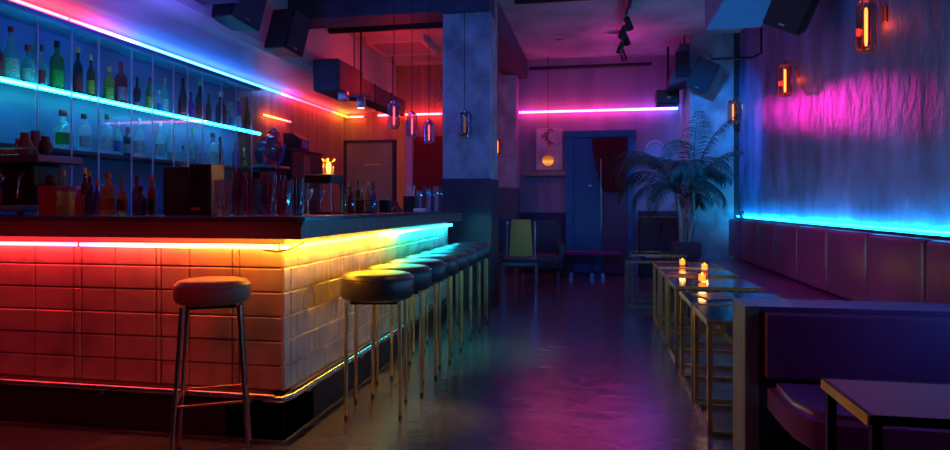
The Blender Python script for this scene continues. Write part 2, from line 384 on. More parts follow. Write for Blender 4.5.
# ================================================================ BAR STOOLS
def make_stool(name, label, seat_r, h, th, spread, seat_m, leg_m, stretch, leg_r=.011):
    t = thing(name, label, 'bar stool', (0, 0, 0), 0, 'bar stools')
    pr = [(0, h-th), (seat_r*.86, h-th), (seat_r*.965, h-th+.012), (seat_r, h-th*.72), (seat_r*1.0, h-th*.3), (seat_r*.97, h-.022), (seat_r*.90, h-.006), (seat_r*.75, h), (0, h+.004)]
    s = obj('seat', lathe(BM(), pr, n=40), seat_m, t, 50)
    b = BM(); bmesh.ops.create_cone(b, segments=4, radius1=.001, radius2=.001, depth=.001); b.free()
    b = BM(); n = 40; R = seat_r*.985
    path(b, [(R*math.cos(2*PI*k/n), R*math.sin(2*PI*k/n), h-.026) for k in range(n)]+[(R, 0, h-.026)], .004, 6)
    obj('piping', b, seat_m, s, 60)
    obj('seat_plate', box(BM(), -seat_r*.62, seat_r*.62, -seat_r*.62, seat_r*.62, h-th-.018, h-th, .004), M_blackm, t)
    a = seat_r*.70; fo = spread
    for sx in (-1, 1):
        for sy in (-1, 1):
            b = BM(); path(b, [(sx*a, sy*a, h-th-.004), (sx*(a+(fo-a)*.5), sy*(a+(fo-a)*.5), (h-th)/2), (sx*fo, sy*fo, .008)], [leg_r*1.15, leg_r, leg_r*.8], 12)
            l = obj('leg', b, leg_m, t, 50)
            obj('foot_cap', lathe(BM(), [(leg_r*.9, 0), (leg_r, .004), (leg_r, .016), (leg_r*.8, .02)], (sx*fo, sy*fo, 0), 10), M_plastic, l, 50)
    if stretch:
        zz = .30; q = a+(fo-a)*(1-zz/(h-th)); c = [(-q, -q), (q, -q), (q, q), (-q, q)]
        for k in range(4):
            p, r_ = c[k], c[(k+1) % 4]; obj('stretcher', tube(BM(), (*p, zz), (*r_, zz), .006, n=8), leg_m, t, 50)
    return t
st = make_stool('bar_stool', 'tan leather bar stool on slim coppery legs standing alone before the red tiled bar front', .172, .85, .108, .165, M_tan, mat('copper_leg', (.8, .38, .26), .25, metal=1), True, .010)
st.location = (-1.79, 2.79, 0); st.rotation_euler = (0, 0, .50)
stA = make_stool('bar_stool', '', .214, .805, .15, .152, M_leather, M_brass, False, .011)
ordn = ['nearest black leather bar stool on brass legs in the row along the bar side', 'second black bar stool from the front in the row along the bar side', 'third black bar stool from the front, row along bar', 'fourth black bar stool from the front in the row along the bar side', 'fifth black bar stool from the front in the row along the bar side', 'sixth black bar stool from the front in the row along the bar side', 'second black bar stool from the column in the row along the bar side', 'black bar stool closest to the column, last of the row along the bar side']
for k in range(8):
    loc = (-1.27-.004*k, 3.63+.432*k, 0)
    if k == 0: stA.location = loc; stA['label'] = ordn[0]; stA.rotation_euler = (0, 0, .19)
    else: dup(stA, loc, .19+random.uniform(-.06, .06), ordn[k])

# ================================================================ BACK BAR CABINET
CX0, CX1, CY0, CY1 = -4.689, -4.33, 3.45, 7.86
cab = thing('back_bar_cabinet', 'long wall cabinet of glass fronted bottle shelves behind the bar', 'cabinet', (-4.5, 5.5, 1.0))
def cpart(name, bm, m, smooth=None, par=None, label=None):
    o = obj(name, bm, m, par or cab, smooth)
    if par is None: o.location = -cab.location
    if label: o['label'] = label
    return o
cpart('back_panel', box(BM(), CX0, CX0+.02, CY0, CY1, 1.0, 2.78), M_cab)
cpart('top_board', box(BM(), CX0, CX1-.02, CY0, CY1, 2.70, 2.74), M_cab)
cpart('side_panel', box(BM(), CX0, CX1, CY1, CY1+.02, 1.0, 2.74), M_shelfglass)
cpart('shelf', box(BM(), CX0+.02, CX1-.05, CY0, CY1, 2.12, 2.145), M_shelfglass, label='upper shelf edged with the cyan light')
cpart('shelf', box(BM(), CX0+.02, CX1-.03, CY0, CY1, 1.635, 1.665), M_cabdark, label='lower bottle shelf')
cpart('divider', box(BM(), CX0+.02, CX1-.06, 3.98, 4.0, 1.0, 2.70), M_cabdark)
pxs = [-40, -10, 38, 72, 99, 132, 153, 174, 188, 203, 222, 236, 252]
ys = [on_x(p, CX1)[1] for p in pxs]
for i in range(len(ys)-1):
    p = cpart('glass_door', box(BM(), CX1-.006, CX1, ys[i], ys[i+1]-.004, 1.02, 2.66), M_shelfglass)
    cpart('door_edge', box(BM(), CX1-.008, CX1+.004, ys[i+1]-.007, ys[i+1]+.001, 1.02, 2.66), M_edge, par=p)
strip([(CX1-.025, CY0, 2.133), (CX1-.025, CY1-.02, 2.133)], .019, glow('tube_shelf', [(0, (.005, .62, .62)), (.5, (.005, .5, .85)), (1, (.005, .42, 1))], 20, 'Y'), 'bright cyan light strip along the front of the upper bottle shelf', 'light_strip', 'light strip')
bc = thing('back_counter', 'dark back counter below the bottle cabinet', 'counter', (-4.3, 5.5, 0))
o = obj('cupboard', box(BM(), XL+.001, -4.1, .6, 11.1, 0, .96), M_cabdark, bc); o.location = -bc.location
o = obj('worktop', box(BM(), XL+.001, -4.06, .6, 11.1, .96, 1.0, .004), M_countertop, bc); o.location = -bc.location

# ================================================================ BOTTLES
PROF = {
 'wine': [(0, 0), (.95, 0), (1, .02), (1, .55), (.85, .64), (.42, .72), (.36, .78), (.36, .93)],
 'vodka': [(0, 0), (.95, 0), (1, .02), (1, .60), (.92, .67), (.55, .72), (.36, .75), (.36, .92)],
 'squat': [(0, 0), (.9, 0), (1, .05), (1.0, .45), (.9, .58), (.6, .66), (.34, .72), (.32, .9)],
 'round': [(0, 0), (.6, 0), (.85, .08), (1, .28), (.92, .48), (.6, .62), (.28, .70), (.26, .9)],
 'taper': [(0, 0), (.9, 0), (1, .03), (.92, .35), (.75, .52), (.45, .66), (.3, .78), (.28, .93)],
 'champ': [(0, 0), (.95, 0), (1, .02), (1, .40), (.85, .52), (.5, .68), (.34, .82), (.32, .95)],
 'curvy': [(0, 0), (.8, 0), (.95, .08), (.7, .28), (.95, .45), (.8, .6), (.4, .7), (.3, .78), (.3, .92)],
}
COL = {'teal': (.25, .75, .70), 'clear': (.82, .95, .97), 'green': (.08, .32, .08), 'amber': (.75, .35, .05), 'dark': (.05, .05, .07), 'red': (.50, .04, .06), 'brown': (.25, .10, .05), 'yellow': (.6, .48, .08), 'blue': (.10, .22, .7), 'purple': (.3, .08, .45)}
GL = {k: bottle_glass('bottle_'+k, v, {'clear': .42, 'teal': .4, 'dark': .85, 'red': .7, 'brown': .7}.get(k, .5)) for k, v in COL.items()}
CAPM = {k: mat('cap_'+k, v, .35) for k, v in {'red': (.5, .03, .04), 'black': (.02, .02, .02), 'gold': (.6, .4, .1), 'white': (.7, .7, .7), 'brown': (.2, .09, .04), 'silver': (.5, .5, .5), 'green': (.1, .5, .15)}.items()}
LABM = {k: mat('label_'+k, tuple(c*.6 for c in v), .45, noise=((40, 40, 120), .5)) for k, v in {'white': (.75, .75, .7), 'red': (.75, .05, .06), 'green': (.1, .6, .12), 'yellow': (.75, .65, .1), 'blue': (.1, .2, .7), 'black': (.03, .03, .03), 'pink': (.8, .25, .4)}.items()}
def bottle(x, y, z, h, r, style, colr, cap, lab, label, group, name='liquor_bottle', rz=None):
    t = thing(name, label, 'bottle', (x, y, z), random.uniform(-.5, .5) if rz is None else rz, group)
    p = PROF[style]; n = 18
    sq = .8 if style in ('squat', 'round') else 1
    g_ = obj('glass_body', lathe(BM(), [(a*r, b_*h) for a, b_ in p], n=n, squash=sq), GL[colr], t, 45)
    rr = p[-1][0]*r; zt = p[-1][1]*h
    obj('cap', lathe(BM(), [(rr*1.12, zt-.05*h), (rr*1.18, zt-.045*h), (rr*1.18, h-.005), (rr*1.0, h)], n=12), CAPM[cap], t, 45)
    if lab:
        b = BM(); z0_, z1_ = (.12*h, .42*h) if style not in ('curvy', 'taper') else (.05*h, .22*h); m_ = 10
        bulge = lambda zz: next(((p[i][0]+(p[i+1][0]-p[i][0])*((zz/h-p[i][1])/max(1e-6, p[i+1][1]-p[i][1])))*r for i in range(1, len(p)-1) if p[i][1] <= zz/h <= p[i+1][1]), r)
        A = []
        for zz in (z0_, (z0_+z1_)/2, z1_):
            R = bulge(zz)+.0012; A.append([b.verts.new((R*math.cos(a), R*sq*math.sin(a), zz)) for a in [(-1.1+2.2*k/m_) for k in range(m_+1)]])
        for u, v in zip(A, A[1:]):
            for k in range(m_): b.faces.new((u[k], u[k+1], v[k+1], v[k]))
        bmesh.ops.solidify(b, geom=b.faces[:], thickness=-.0008)
        obj('label', b, LABM[lab], t, 45).rotation_euler = (0, 0, -.75)
    return t
G1 = 'bottles on the upper lit shelf'; G2 = 'bottles on the lower lit shelf'
def shelf_bottle(px, topy, wpx, style, c, cap, lab, X, Z, label, grp):
    D, y = on_x(px, X); h = zof(topy, D)-Z; r = wpx*D/F/2
    return bottle(X, y, Z, max(.14, h), max(.028, r), style, c, cap, lab, label, grp)
UP = [(-3, 38, 11, 'wine', 'red', 'red', 'red', 'dark red bottle cut by the left picture edge on the upper shelf'),
 (11, 27, 15, 'champ', 'teal', 'red', 'white', 'tallest upper-shelf bottle, slender teal with foil neck at the far left'),
 (28, 45, 15, 'squat', 'teal', 'red', 'white', 'stout teal upper-shelf bottle with red cap beside the tall one'),
 (42, 45, 12, 'round', 'teal', 'brown', 'red', 'rounded teal upper-shelf bottle with brown cork and red label'),
 (57, 41, 13, 'vodka', 'green', 'black', 'green', 'upper-shelf bottle with black stopper and bright green label'),
 (78, 47, 9, 'wine', 'dark', 'gold', 'red', 'dark upper-shelf bottle with a red orange label and gold cap'),
 (91, 55, 8, 'wine', 'brown', 'gold', 'yellow', 'slim brown upper-shelf bottle right of the red labelled one'),
 (109, 67, 9.5, 'vodka', 'yellow', 'gold', 'yellow', 'yellow upper-shelf bottle with round gold cap'),
 (121, 62, 11.5, 'vodka', 'red', 'red', 'pink', 'broad dark red upper-shelf bottle with red ball cap'),
 (137, 77, 8, 'curvy', 'dark', 'black', 'pink', 'small waisted dark bottle on the upper shelf'),
 (150, 77, 8.5, 'wine', 'green', 'red', 'yellow', 'green and yellow wine-shaped bottle on the upper shelf'),
 (159, 90, 8, 'squat', 'clear', 'silver', 'blue', 'low square clear bottle in front of a gold capped one on the upper shelf'),
 (164.5, 78, 8, 'wine', 'teal', 'gold', 'white', 'tall teal gold-capped bottle in the middle of the upper shelf'),
 (183, 78, 9, 'champ', 'dark', 'black', 'red', 'black long-necked bottle with a single red stripe label on the upper shelf'),
 (191, 92, 7, 'curvy', 'purple', 'black', None, 'short purple bottle behind the red striped one'),
 (200, 81, 8.5, 'wine', 'dark', 'green', 'red', 'dark bottle with tall dark neck before the big-shouldered one, upper shelf'),
 (208.5, 94, 7, 'squat', 'brown', 'brown', 'black', 'short brown bottle left of the big-shouldered one'),
 (221, 92, 12, 'squat', 'dark', 'white', None, 'big-shouldered dark bottle outlined in teal light on the upper shelf'),
 (231, 102, 6, 'vodka', 'teal', 'silver', 'blue', 'little teal bottle right of the big-shouldered one'),
 (238, 97, 7, 'wine', 'blue', 'silver', 'white', 'blue bottle near the far end of the upper shelf'),
 (247, 97, 7, 'round', 'green', 'red', 'red', 'green bottle with glowing red label near the far end of the upper shelf')]
for px, ty, w_, s_, c_, cp, lb, d in UP: shelf_bottle(px, ty, w_, s_, c_, cp, lb, -4.47, 2.146, d, G1)
LO = [(63, 110, 20, 'squat', 'clear', 'red', 'green', 'wide clear decanter bottle on the lower shelf, leftmost of that shelf'),
 (84, 114, 13, 'vodka', 'clear', 'black', 'white', 'clear straight bottle with black cap right of the wide decanter'),
 (107, 114, 10, 'vodka', 'clear', 'brown', 'white', 'clear lower-shelf bottle with brown stopper and white label'),
 (118, 121, 10, 'round', 'teal', 'silver', 'blue', 'rounded teal bottle on the lower shelf beside a small dark one'),
 (128, 127, 8.5, 'vodka', 'dark', 'red', 'white', 'small dark bottle with red cap on the lower shelf'),
 (139, 118, 10, 'wine', 'clear', 'silver', 'white', 'clear wine-shaped bottle, fourth clear one on the lower shelf'),
 (160, 122, 10, 'wine', 'clear', 'white', 'white', 'clear slender bottle with large white label on the lower shelf'),
 (172, 120, 11, 'taper', 'clear', 'silver', 'white', 'clear tapering bottle with wide stopper on the lower shelf'),
 (183, 146, 7, 'squat', 'teal', 'black', None, 'short squat teal bottle on the lower shelf'),
 (193, 128, 8, 'round', 'teal', 'green', 'white', 'teal bottle with green stopper on the lower shelf'),
 (213, 133, 11, 'vodka', 'clear', 'red', 'white', 'pale boxy bottle with red cap near the far end of the lower shelf'),
 (220, 137, 7, 'curvy', 'red', 'black', 'red', 'red and black waisted bottle near the far end of the lower shelf'),
 (236, 143, 7, 'wine', 'purple', 'black', None, 'purple bottle near the far end of the lower shelf'),
 (244, 148, 7, 'squat', 'green', 'gold', 'yellow', 'greenish yellow squat bottle, last on the lower shelf')]
for px, ty, w_, s_, c_, cp, lb, d in LO: shelf_bottle(px, ty, w_, s_, c_, cp, lb, -4.47, 1.666, d, G2)
# short tumblers between them
def tumbler(x, y, z, r, h, label, group, m=None, name='tumbler'):
    b = BM(); n = 16
    lathe(b, [(r*.8, 0), (r*.86, .004), (r, h), (r*.93, h), (r*.8, .012), (0, .012)], n=n)
    o = obj(name, b, m or M_clear, None, 40)
    o.location = (x, y, z); return tag(o, label, 'glass', group)
for px, dsc in ((97, 'small tumbler between the black-capped and brown-stoppered bottles on the lower shelf'), (149, 'small tumbler left of the slender white-labelled bottle on the lower shelf'), (202, 'small tumbler past the green-stoppered bottle on the lower shelf')):
    D, y = on_x(px, -4.45); tumbler(-4.45, y, 1.666, .035, .13, dsc, 'tumblers on the lower shelf')

# ---------------------------------------------------------------- things on the bar top
ZT = 1.141
def at_top(px, Y): return on_y(px, Y)
def top_bottle(px, topy, wpx, style, c, cap, lab, label, Y=3.4):
    D, x = on_y(px, Y); return bottle(x, Y, ZT, zof(topy, D)-ZT, wpx*D/F/2, style, c, cap, lab, label, 'bottles on the bar top', rz=-.4)
top_bottle(108, 173, 13, 'vodka', 'amber', 'brown', 'yellow', 'amber bottle standing on the bar top left of a green one')
top_bottle(122, 178, 12, 'round', 'yellow', 'green', 'green', 'pale green rounded bottle on the bar top right of the amber one')
top_bottle(64, 170, 9, 'wine', 'yellow', 'gold', 'yellow', 'yellow-necked dark bottle on the bar top beside the maroon box', 3.5)
top_bottle(85, 168, 8, 'wine', 'dark', 'gold', 'yellow', 'black bottle with gold cap on the bar top', 3.5)
top_bottle(89.5, 171, 8, 'wine', 'dark', 'green', 'blue', 'black bottle with green cap on the bar top', 3.42)
top_bottle(79, 186, 7, 'vodka', 'red', 'gold', None, 'short red bottle left of the two black ones on the bar top', 3.35)
top_bottle(97, 180, 9, 'squat', 'purple', 'red', 'pink', 'purple squat bottle with pink label on the bar top', 3.5)
top_bottle(137, 176, 9, 'wine', 'purple', 'black', None, 'purple black bottle right of the pale green one on the bar top', 3.52)
top_bottle(140, 186, 15, 'squat', 'dark', 'black', 'blue', 'fat black decanter on the bar top with a small gold mark', 3.36)
top_bottle(152, 175, 8, 'wine', 'red', 'red', 'green', 'slim red bottle on the bar top left of the black screen', 3.5)
# espresso machine at far left
D, xe = on_y(18, 3.42)
em = thing('espresso_machine', 'dark espresso machine with cups on its tray at the left end of the bar', 'coffee machine', (xe, 3.42, ZT))
h_ = .37
obj('body', box(BM(), -.50, .17, -.06, .16, .06, h_-.06, .015), M_blackm, em)
obj('drip_tray', box(BM(), -.50, .17, -.16, .16, .02, .06, .008), M_steel, em)
obj('cup_tray', box(BM(), -.52, .31, -.17, .17, h_-.06, h_-.012, .008), mat('tray_metal', (.2, .08, .12), .3, metal=.8), em)
b = BM(); path(b, [(-.5, -.16, h_-.01), (-.5, -.16, h_+.02), (.29, -.16, h_+.02), (.29, -.16, h_-.01)], .006, 8); obj('tray_rail', b, M_chrome, em, 50)
for xx in (-.30, -.02):
    g_ = obj('group_head', lathe(BM(), [(.03, 0), (.035, .01), (.035, .05), (.03, .06)], (xx, -.10, .19), 16), M_chrome, em, 50)
    b = BM(); tube(b, (xx, -.13, .20), (xx-.02, -.24, .185), .010, .013); obj('portafilter', b, M_plastic, g_, 50)
b = BM(); path(b, [(.13, -.08, .26), (.15, -.14, .22), (.15, -.15, .10)], .006, 8); obj('steam_wand', b, M_chrome, em, 50)
for xx in (-.48, .14):
    for yy in (-.12, .12): obj('foot', lathe(BM(), [(.018, 0), (.018, .03)], (xx, yy, -.005+.005), 12), M_plastic, em, 50)
obj('side_panel', box(BM(), -.085, -.045, -.075, -.058, .065, h_-.065, .004), mat('panel_blue', (.15, .12, .5), .3), em)['label'] = 'violet blue upright panel'
# things on the tray
zt = ZT+h_-.011
def cup(x, y, z, r, h, m, label, grp=None):
    t = thing('cup', label, 'cup', (x, y, z), random.uniform(0, 6), grp)
    obj('bowl', lathe(BM(), [(r*.6, 0), (r*.7, .004), (r*.95, h*.5), (r, h), (r*.93, h), (r*.85, h*.5), (0, .01)], n=18), m, t, 45)
    b = BM(); path(b, [(r*.93, 0, h*.8), (r*1.5, 0, h*.75), (r*1.55, 0, h*.4), (r*.85, 0, h*.3)], .004, 6); obj('handle', b, m, t, 50); return t
M_cup = mat('cup_glaze', (.3, .1, .14), .25)
bottle(on_y(17, 3.42)[1], 3.42, zt, .11, .03, 'taper', 'yellow', 'red', 'red', 'small condiment bottle with red cap on the espresso machine', 'things on the espresso machine')
for i, (px, r_, hh, yy) in enumerate(((25, .040, .14, 3.37), (35.5, .040, .16, 3.47), (45.5, .036, .11, 3.35))):
    b = BM(); lathe(b, [(r_*.7, 0), (r_, .02), (r_*1.05, hh*.5), (r_*.6, hh*.8), (r_*.65, hh), (r_*.55, hh), (r_*.5, hh*.8), (0, hh*.75)], n=18)
    o = obj('jar', b, [M_pot, M_pot, M_plastic][i], None, 45); o.location = (on_y(px, yy)[1], yy, zt)
    tag(o, ['round dark plum jar on the espresso machine beside the condiment bottle', 'taller dark jar in the middle of the espresso machine top', 'small black jar at the right end of the espresso machine top'][i], 'jar', 'things on the espresso machine')
for i, px in enumerate((3, 9)):
    cup(on_y(px, 3.40)[1], 3.40, zt, .026, .04, M_cup, ['small cup at the left picture edge on the espresso machine', 'small cup left of the condiment bottle on the espresso machine'][i], 'things on the espresso machine')
# small glasses under the machine's right
# maroon box with black canister
def bxthing(name, px0, px1, topy, Y, depth, m, label, cat, parts=None, z=ZT, bev=.005):
    D, xa_ = on_y(px0, Y); D2, xb_ = on_y(px1, Y); h = zof(topy, D)-z
    t = thing(name, label, cat, ((xa_+xb_)/2, Y+depth/2, z)); w2 = (xb_-xa_)/2
    obj('body', box(BM(), -w2, w2, -depth/2, depth/2, 0, h, bev), m, t)
    if parts: parts(t, w2, depth, h)
    return t, h
def p_box(t, w, d, h):
    obj('lid', box(BM(), -w-.003, w+.003, -d/2-.003, d/2+.003, h-.03, h+.002, .003), mat('box_lid', (.28, .03, .06), .4), t)
    obj('side_stripe', box(BM(), w-.002, w+.004, -d/2, d/2, .0, h-.032), LABM['yellow'], t)['label'] = 'yellow side of the box'
tb, hb = bxthing('gift_box', 38, 56, 186, 3.30, .14, mat('maroon_card', (.30, .02, .06), .45), 'upright maroon box with yellow side on the bar top', 'box', p_box)
b = BM(); lathe(b, [(.025, 0), (.03, .005), (.03, .055), (.024, .062), (.014, .065)], n=18)
o = obj('canister', b, M_plastic, None, 45); o.location = (on_y(51, 3.37)[1], 3.37, ZT+hb+.003); tag(o, 'small black canister on top of the maroon box', 'canister')
# black screens
def p_scr(t, w, d, h):
    obj('screen', box(BM(), -w+.012, w-.012, -d/2-.004, -d/2+.001, .03, h-.012), M_glossblue, t)
    obj('stand', box(BM(), -w*.5, w*.5, -d/2-.03, d/2+.03, 0, .012, .003), M_plastic, t)
bxthing('till_screen', 163, 188, 167, 3.48, .05, M_plastic, 'black till screen on the bar top, left one of two dark upright units', 'screen', p_scr)
def p_box2(t, w, d, h):
    obj('door', box(BM(), -w+.01, w-.01, -d/2-.008, -d/2+.001, .02, h-.015, .003), M_blackm, t)
    obj('status_panel', box(BM(), -w+.02, w*.1, -d/2-.010, -d/2-.007, .03, .045), LABM['red'], t)['label'] = 'small red panel'
bxthing('counter_fridge', 189, 211, 164, 3.42, .14, M_plastic, 'black boxy cooler on the bar top right of the till screen', 'cooler', p_box2)
# jugs and cut glasses
def jug(px, Y, w_px, topy, label, m=M_clear):
    D, x = on_y(px, Y); h = zof(topy, D)-ZT; r = w_px*D/F/2; b = BM(); n = 12; pr = []
    t = thing('cut_glass', label, 'glass', (x, Y, ZT), random.random(), 'cut glasses on the bar top')
    ring = [(r*.75, 0), (r*.8, .01), (r*.95, h*.3), (r, h*.6), (r*.92, h), (r*.84, h), (r*.9, h*.6), (r*.8, h*.25), (0, .03)]
    obj('bowl', lathe(BM(), ring, n=n), m, t)
    b = BM()
    for k in range(n):
        a = 2*PI*k/n
        path(b, [(r*.82*math.cos(a), r*.82*math.sin(a), .01), (r*.98*math.cos(a), r*.98*math.sin(a), h*.3), (r*1.02*math.cos(a), r*1.02*math.sin(a), h*.6), (r*.94*math.cos(a), r*.94*math.sin(a), h*.98)], .0025, 5)
    obj('facet', b, M_edge if m is M_clear else (M_rosec if m is M_rose else M_steel), t)
    return t
M_rosec = mat('rose_cage', (.75, .35, .5), .25, metal=1)
M_rose = bottle_glass('rose_glass', (.6, .2, .3), .4)
jug(223, 3.30, 17, 180, 'tall cut glass with pale green highlights at the bar corner, leftmost of the glasses')
jug(239, 3.38, 13, 172, 'tall narrow cut glass just right of the greenish one', M_smoke)
jug(252, 3.30, 16, 178, 'dark wide cut glass third from the left at the bar corner', M_smoke)
jug(268, 3.42, 15, 172, 'rose tinted cut glass fourth from the left at the bar corner', M_rose)
jug(284, 3.34, 15, 180, 'rose tinted broad cut glass near the countertop corner', M_rose)
jug(297, 3.50, 13, 178, 'smoky cut glass nearest the countertop corner', M_smoke)
# martini style glass
def stemglass(x, y, label, h=.16):
    b = BM(); lathe(b, [(.03, 0), (.028, .004), (.004, .01), (.004, h*.5), (.02, h*.62), (.038, h), (.036, h), (.018, h*.64), (0, h*.55)], n=18)
    o = obj('stem_glass', b, M_clear, None, 45); o.location = (x, y, ZT); return tag(o, label, 'glass', 'stem glasses on the bar top')
stemglass(on_y(308, 3.72)[1], 3.72, 'clear stem glass left of the amber lit tumbler'); stemglass(on_y(320, 4.35)[1], 4.35, 'clear stem glass behind the first one near the black stand')
# second level: back-bar machines (on the back counter past the cabinet)
def BKY(px, X=-4.3): return on_x(px, X)
def bk(name, px0, px1, topy, boty, m, label, cat, parts=None, X=-4.25, depth=.3):
    D0, ya = on_x(px0, X); D1, yb = on_x(px1, X); h = zof(topy, (D0+D1)/2)-1.0
    t = thing(name, label, cat, (X-depth/2, (ya+yb)/2, 1.0)); w2 = (yb-ya)/2
    if parts: parts(t, w2, depth, h)
    else: obj('body', box(BM(), -depth/2, depth/2, -w2, w2, 0, h, .01), m, t)
    return t
def p_coffee(t, w, d, h):
    obj('body', box(BM(), -d/2, d/2, -w, w, 0, h*.55, .015), M_blackm, t)
    obj('top_rack', box(BM(), -d/2, d/2+.04, -w*1.05, w*1.05, h*.55, h*.58, .006), M_steel, t)
    vm = mat('violet_plastic', (.07, .03, .20), .25)
    for q, (a, rr, hh) in enumerate(((-.62, .10, .26), (.05, .13, .34), (.62, .09, .42))):
        obj('hopper', lathe(BM(), [(rr*.6, 0), (rr, hh*.25*h), (rr*1.1, hh*.6*h), (rr*.8, hh*.7*h), (rr*.85, hh*.9*h), (rr*.3, hh*h)], (0, a*w, h*.58), 12), M_smoke, t, 40)
    b = BM(); path(b, [(d/2, -w*.5, h*.5), (d/2+.09, -w*.3, h*.68), (d/2+.07, w*.1, h*.80), (d/2, w*.4, h*.62)], .022, 8); obj('hose', b, vm, t, 50)
    for q in (-.5, 0, .5): obj('spout', tube(BM(), (d/2+.02, q*w, h*.48), (d/2+.02, q*w, h*.34), .015), M_chrome, t, 50)
bk('coffee_machine', 270, 287, 127, 214, M_blackm, 'violet lit coffee machine on the back counter past the bottle cabinet', 'coffee machine', p_coffee)
def p_tower(t, w, d, h):
    obj('body', box(BM(), -d/2, d/2, -w, w, 0, h*.73, .01), M_darkpan, t)
    obj('shelf_board', box(BM(), -d/2-.01, d/2+.02, -w-.02, w+.02, h*.73, h*.745), M_cabdark, t)
    obj('door', box(BM(), d/2-.001, d/2+.01, -w+.02, w-.02, .04, h*.70, .004), M_cabdark, t)
    obj('vent_grille', box(BM(), d/2+.009, d/2+.014, -w*.3, w*.1, h*.42, h*.68, .002), M_steel, t)
tw = bk('cabinet_tower', 292, 322, 128, 214, M_darkpan, 'dark narrow cupboard tower on the back counter against the red side wall', 'cupboard', p_tower)
D0, ya = on_x(286, -4.25); D1, yb = on_x(307, -4.25); 
ty_ = tw.location.y
zz = zof(148, on_x(307, -4.25)[0])
t = thing('receipt_printer', 'blue violet receipt printer on top of the dark cupboard tower', 'printer', (-4.38, ty_-.12, 1.0+ (zof(128, (on_x(292,-4.25)[0]+on_x(322,-4.25)[0])/2)-1.0)*.745+.001))
b = BM(); prism(b, [(-.12, 0), (.12, 0), (.14, .16), (.02, .24), (-.12, .24)], -.16, .16, 'y'); obj('body', b, M_plastic, t)
obj('front_panel', box(BM(), .128, .142, -.10, .12, .03, .15, .002), mat('violet_panel', (.2, .2, .7), .25), t)
# amber lantern on a black stand behind the bar corner
Ys = 4.1; D, xs_ = on_y(332, Ys)
t = thing('equipment_stand', 'low black two tier stand on the bar top carrying the amber lantern', 'stand', (on_y(325, 3.95)[1], 3.95, ZT))
hs = zof(174, on_y(325, 3.95)[0])-ZT
t.location.x = -2.05+.42; 
xst = on_y(325, 4.1)[1]
t.location = (xst if xst < -1.6 else -1.6, 4.1, ZT)
obj('top_shelf', box(BM(), -.10, .09, -.11, .11, hs-.055, hs, .006), M_plastic, t)
obj('bottom_board', box(BM(), -.10, .09, -.11, .11, 0, .012, .003), M_plastic, t)
for sx in (-.085, .075):
    for sy in (-.095, .095): obj('post', box(BM(), sx-.008, sx+.008, sy-.008, sy+.008, .012, hs-.055), M_steel, t)
tlamp = thing('table_lantern', 'glowing amber glass lantern on the black stand at the bar', 'lantern', (t.location.x+.035, 4.08, ZT+hs+.001))
for k in range(10):
    a = 2*PI*k/10; b = BM()
    path(b, [(.032*math.cos(a), .032*math.sin(a), .0), (.036*math.cos(a), .036*math.sin(a), .05), (.03*math.cos(a), .03*math.sin(a), .085), (.045*math.cos(a), .045*math.sin(a), .105)], .0045, 6)
    obj('glass_rod', b, M_lampglass if k % 2 else mat('amber_rod', (.9, .5, .1), .15), tlamp, 50)
obj('base', lathe(BM(), [(.04, 0), (.04, .006), (.03, .01)], n=18), M_brass, tlamp, 45)
obj('bulb', lathe(BM(), [(.008, .01), (.016, .03), (.018, .055), (.010, .08), (.002, .088)], n=12), glow('amber_glow', [(0, (1, .45, .08))], 5), tlamp, 45)
# amber and red tumblers under/near the stand
for px, Y, m_, d_ in ((343, 4.25, 'amber', 'amber glass bottle beside the black stand'), (350.5, 4.35, 'red', 'red glass bottle right of the amber one by the stand')):
    D, x = on_y(px, Y); bottle(min(x, -1.5), Y, ZT, zof(186, D)-ZT, .022, 'vodka', m_, 'black', None, d_, 'bottles on the bar top')
# condiment bottle caddy
Yc = 4.7; D, xc_ = on_y(360, Yc)
t = thing('bottle_caddy', 'black wire caddy holding bitters bottles on the bar side', 'caddy', (xc_, Yc, ZT))
b = BM()
for z_ in (.006, .09):
    path(b, [(-.12, -.045, z_), (.12, -.045, z_), (.12, .045, z_), (-.12, .045, z_), (-.12, -.045, z_)], .004, 6)
for x_ in (-.12, -.04, .04, .12):
    for y_ in (-.045, .045): tube(b, (x_, y_, 0), (x_, y_, .095), .003, n=6)
obj('wire_frame', b, M_blackm, t); obj('tray', box(BM(), -.118, .118, -.043, .043, .001, .006), M_blackm, t)
cc = ['amber', 'amber', 'green', 'red', 'amber', 'blue']; kk = ['leftmost', 'second', 'third', 'fourth', 'fifth', 'rightmost']
for i in range(6):
    bottle(xc_-.098+.039*i, Yc+(-.012 if i % 2 else .012), ZT+.007, .17+.05*(i % 2 == 0)+.01*i % .03, .017, ['vodka', 'taper'][i % 2], cc[i], ['silver', 'gold', 'black'][i % 3], None, kk[i]+' of the '+'small bitters bottles in the wire caddy, '+cc[i]+' glass', 'bitters bottles in the caddy', 'bitters_bottle')
top_bottle(373, 182, 6, 'wine', 'purple', 'black', None, 'slim purple bottle right of the wire caddy', 4.9)
t_, _h = bxthing('napkin_box', 379, 388, 200, 5.2, .10, M_blackm, 'small dark napkin box on the bar side', 'box', lambda t, w, d, h: obj('napkins', box(BM(), -w*.7, w*.7, -d*.3, d*.3, h, h+.012), LABM['yellow'], t))
b = BM(); lathe(b, [(.05, 0), (.05, .02), (.03, .04), (.012, .06), (.012, .085), (.02, .09)], n=18)
o = obj('hand_bell', b, mat('bell_red', (.3, .03, .03), .3), None, 45); o.location = (on_y(397, 5.35)[1], 5.35, ZT); tag(o, 'low conical dark red stand on the bar side', 'bell')
t_, _h = bxthing('bar_caddy', 403, 415, 196, 5.6, .12, M_plastic, 'black square caddy with pale straws on the bar side', 'caddy')
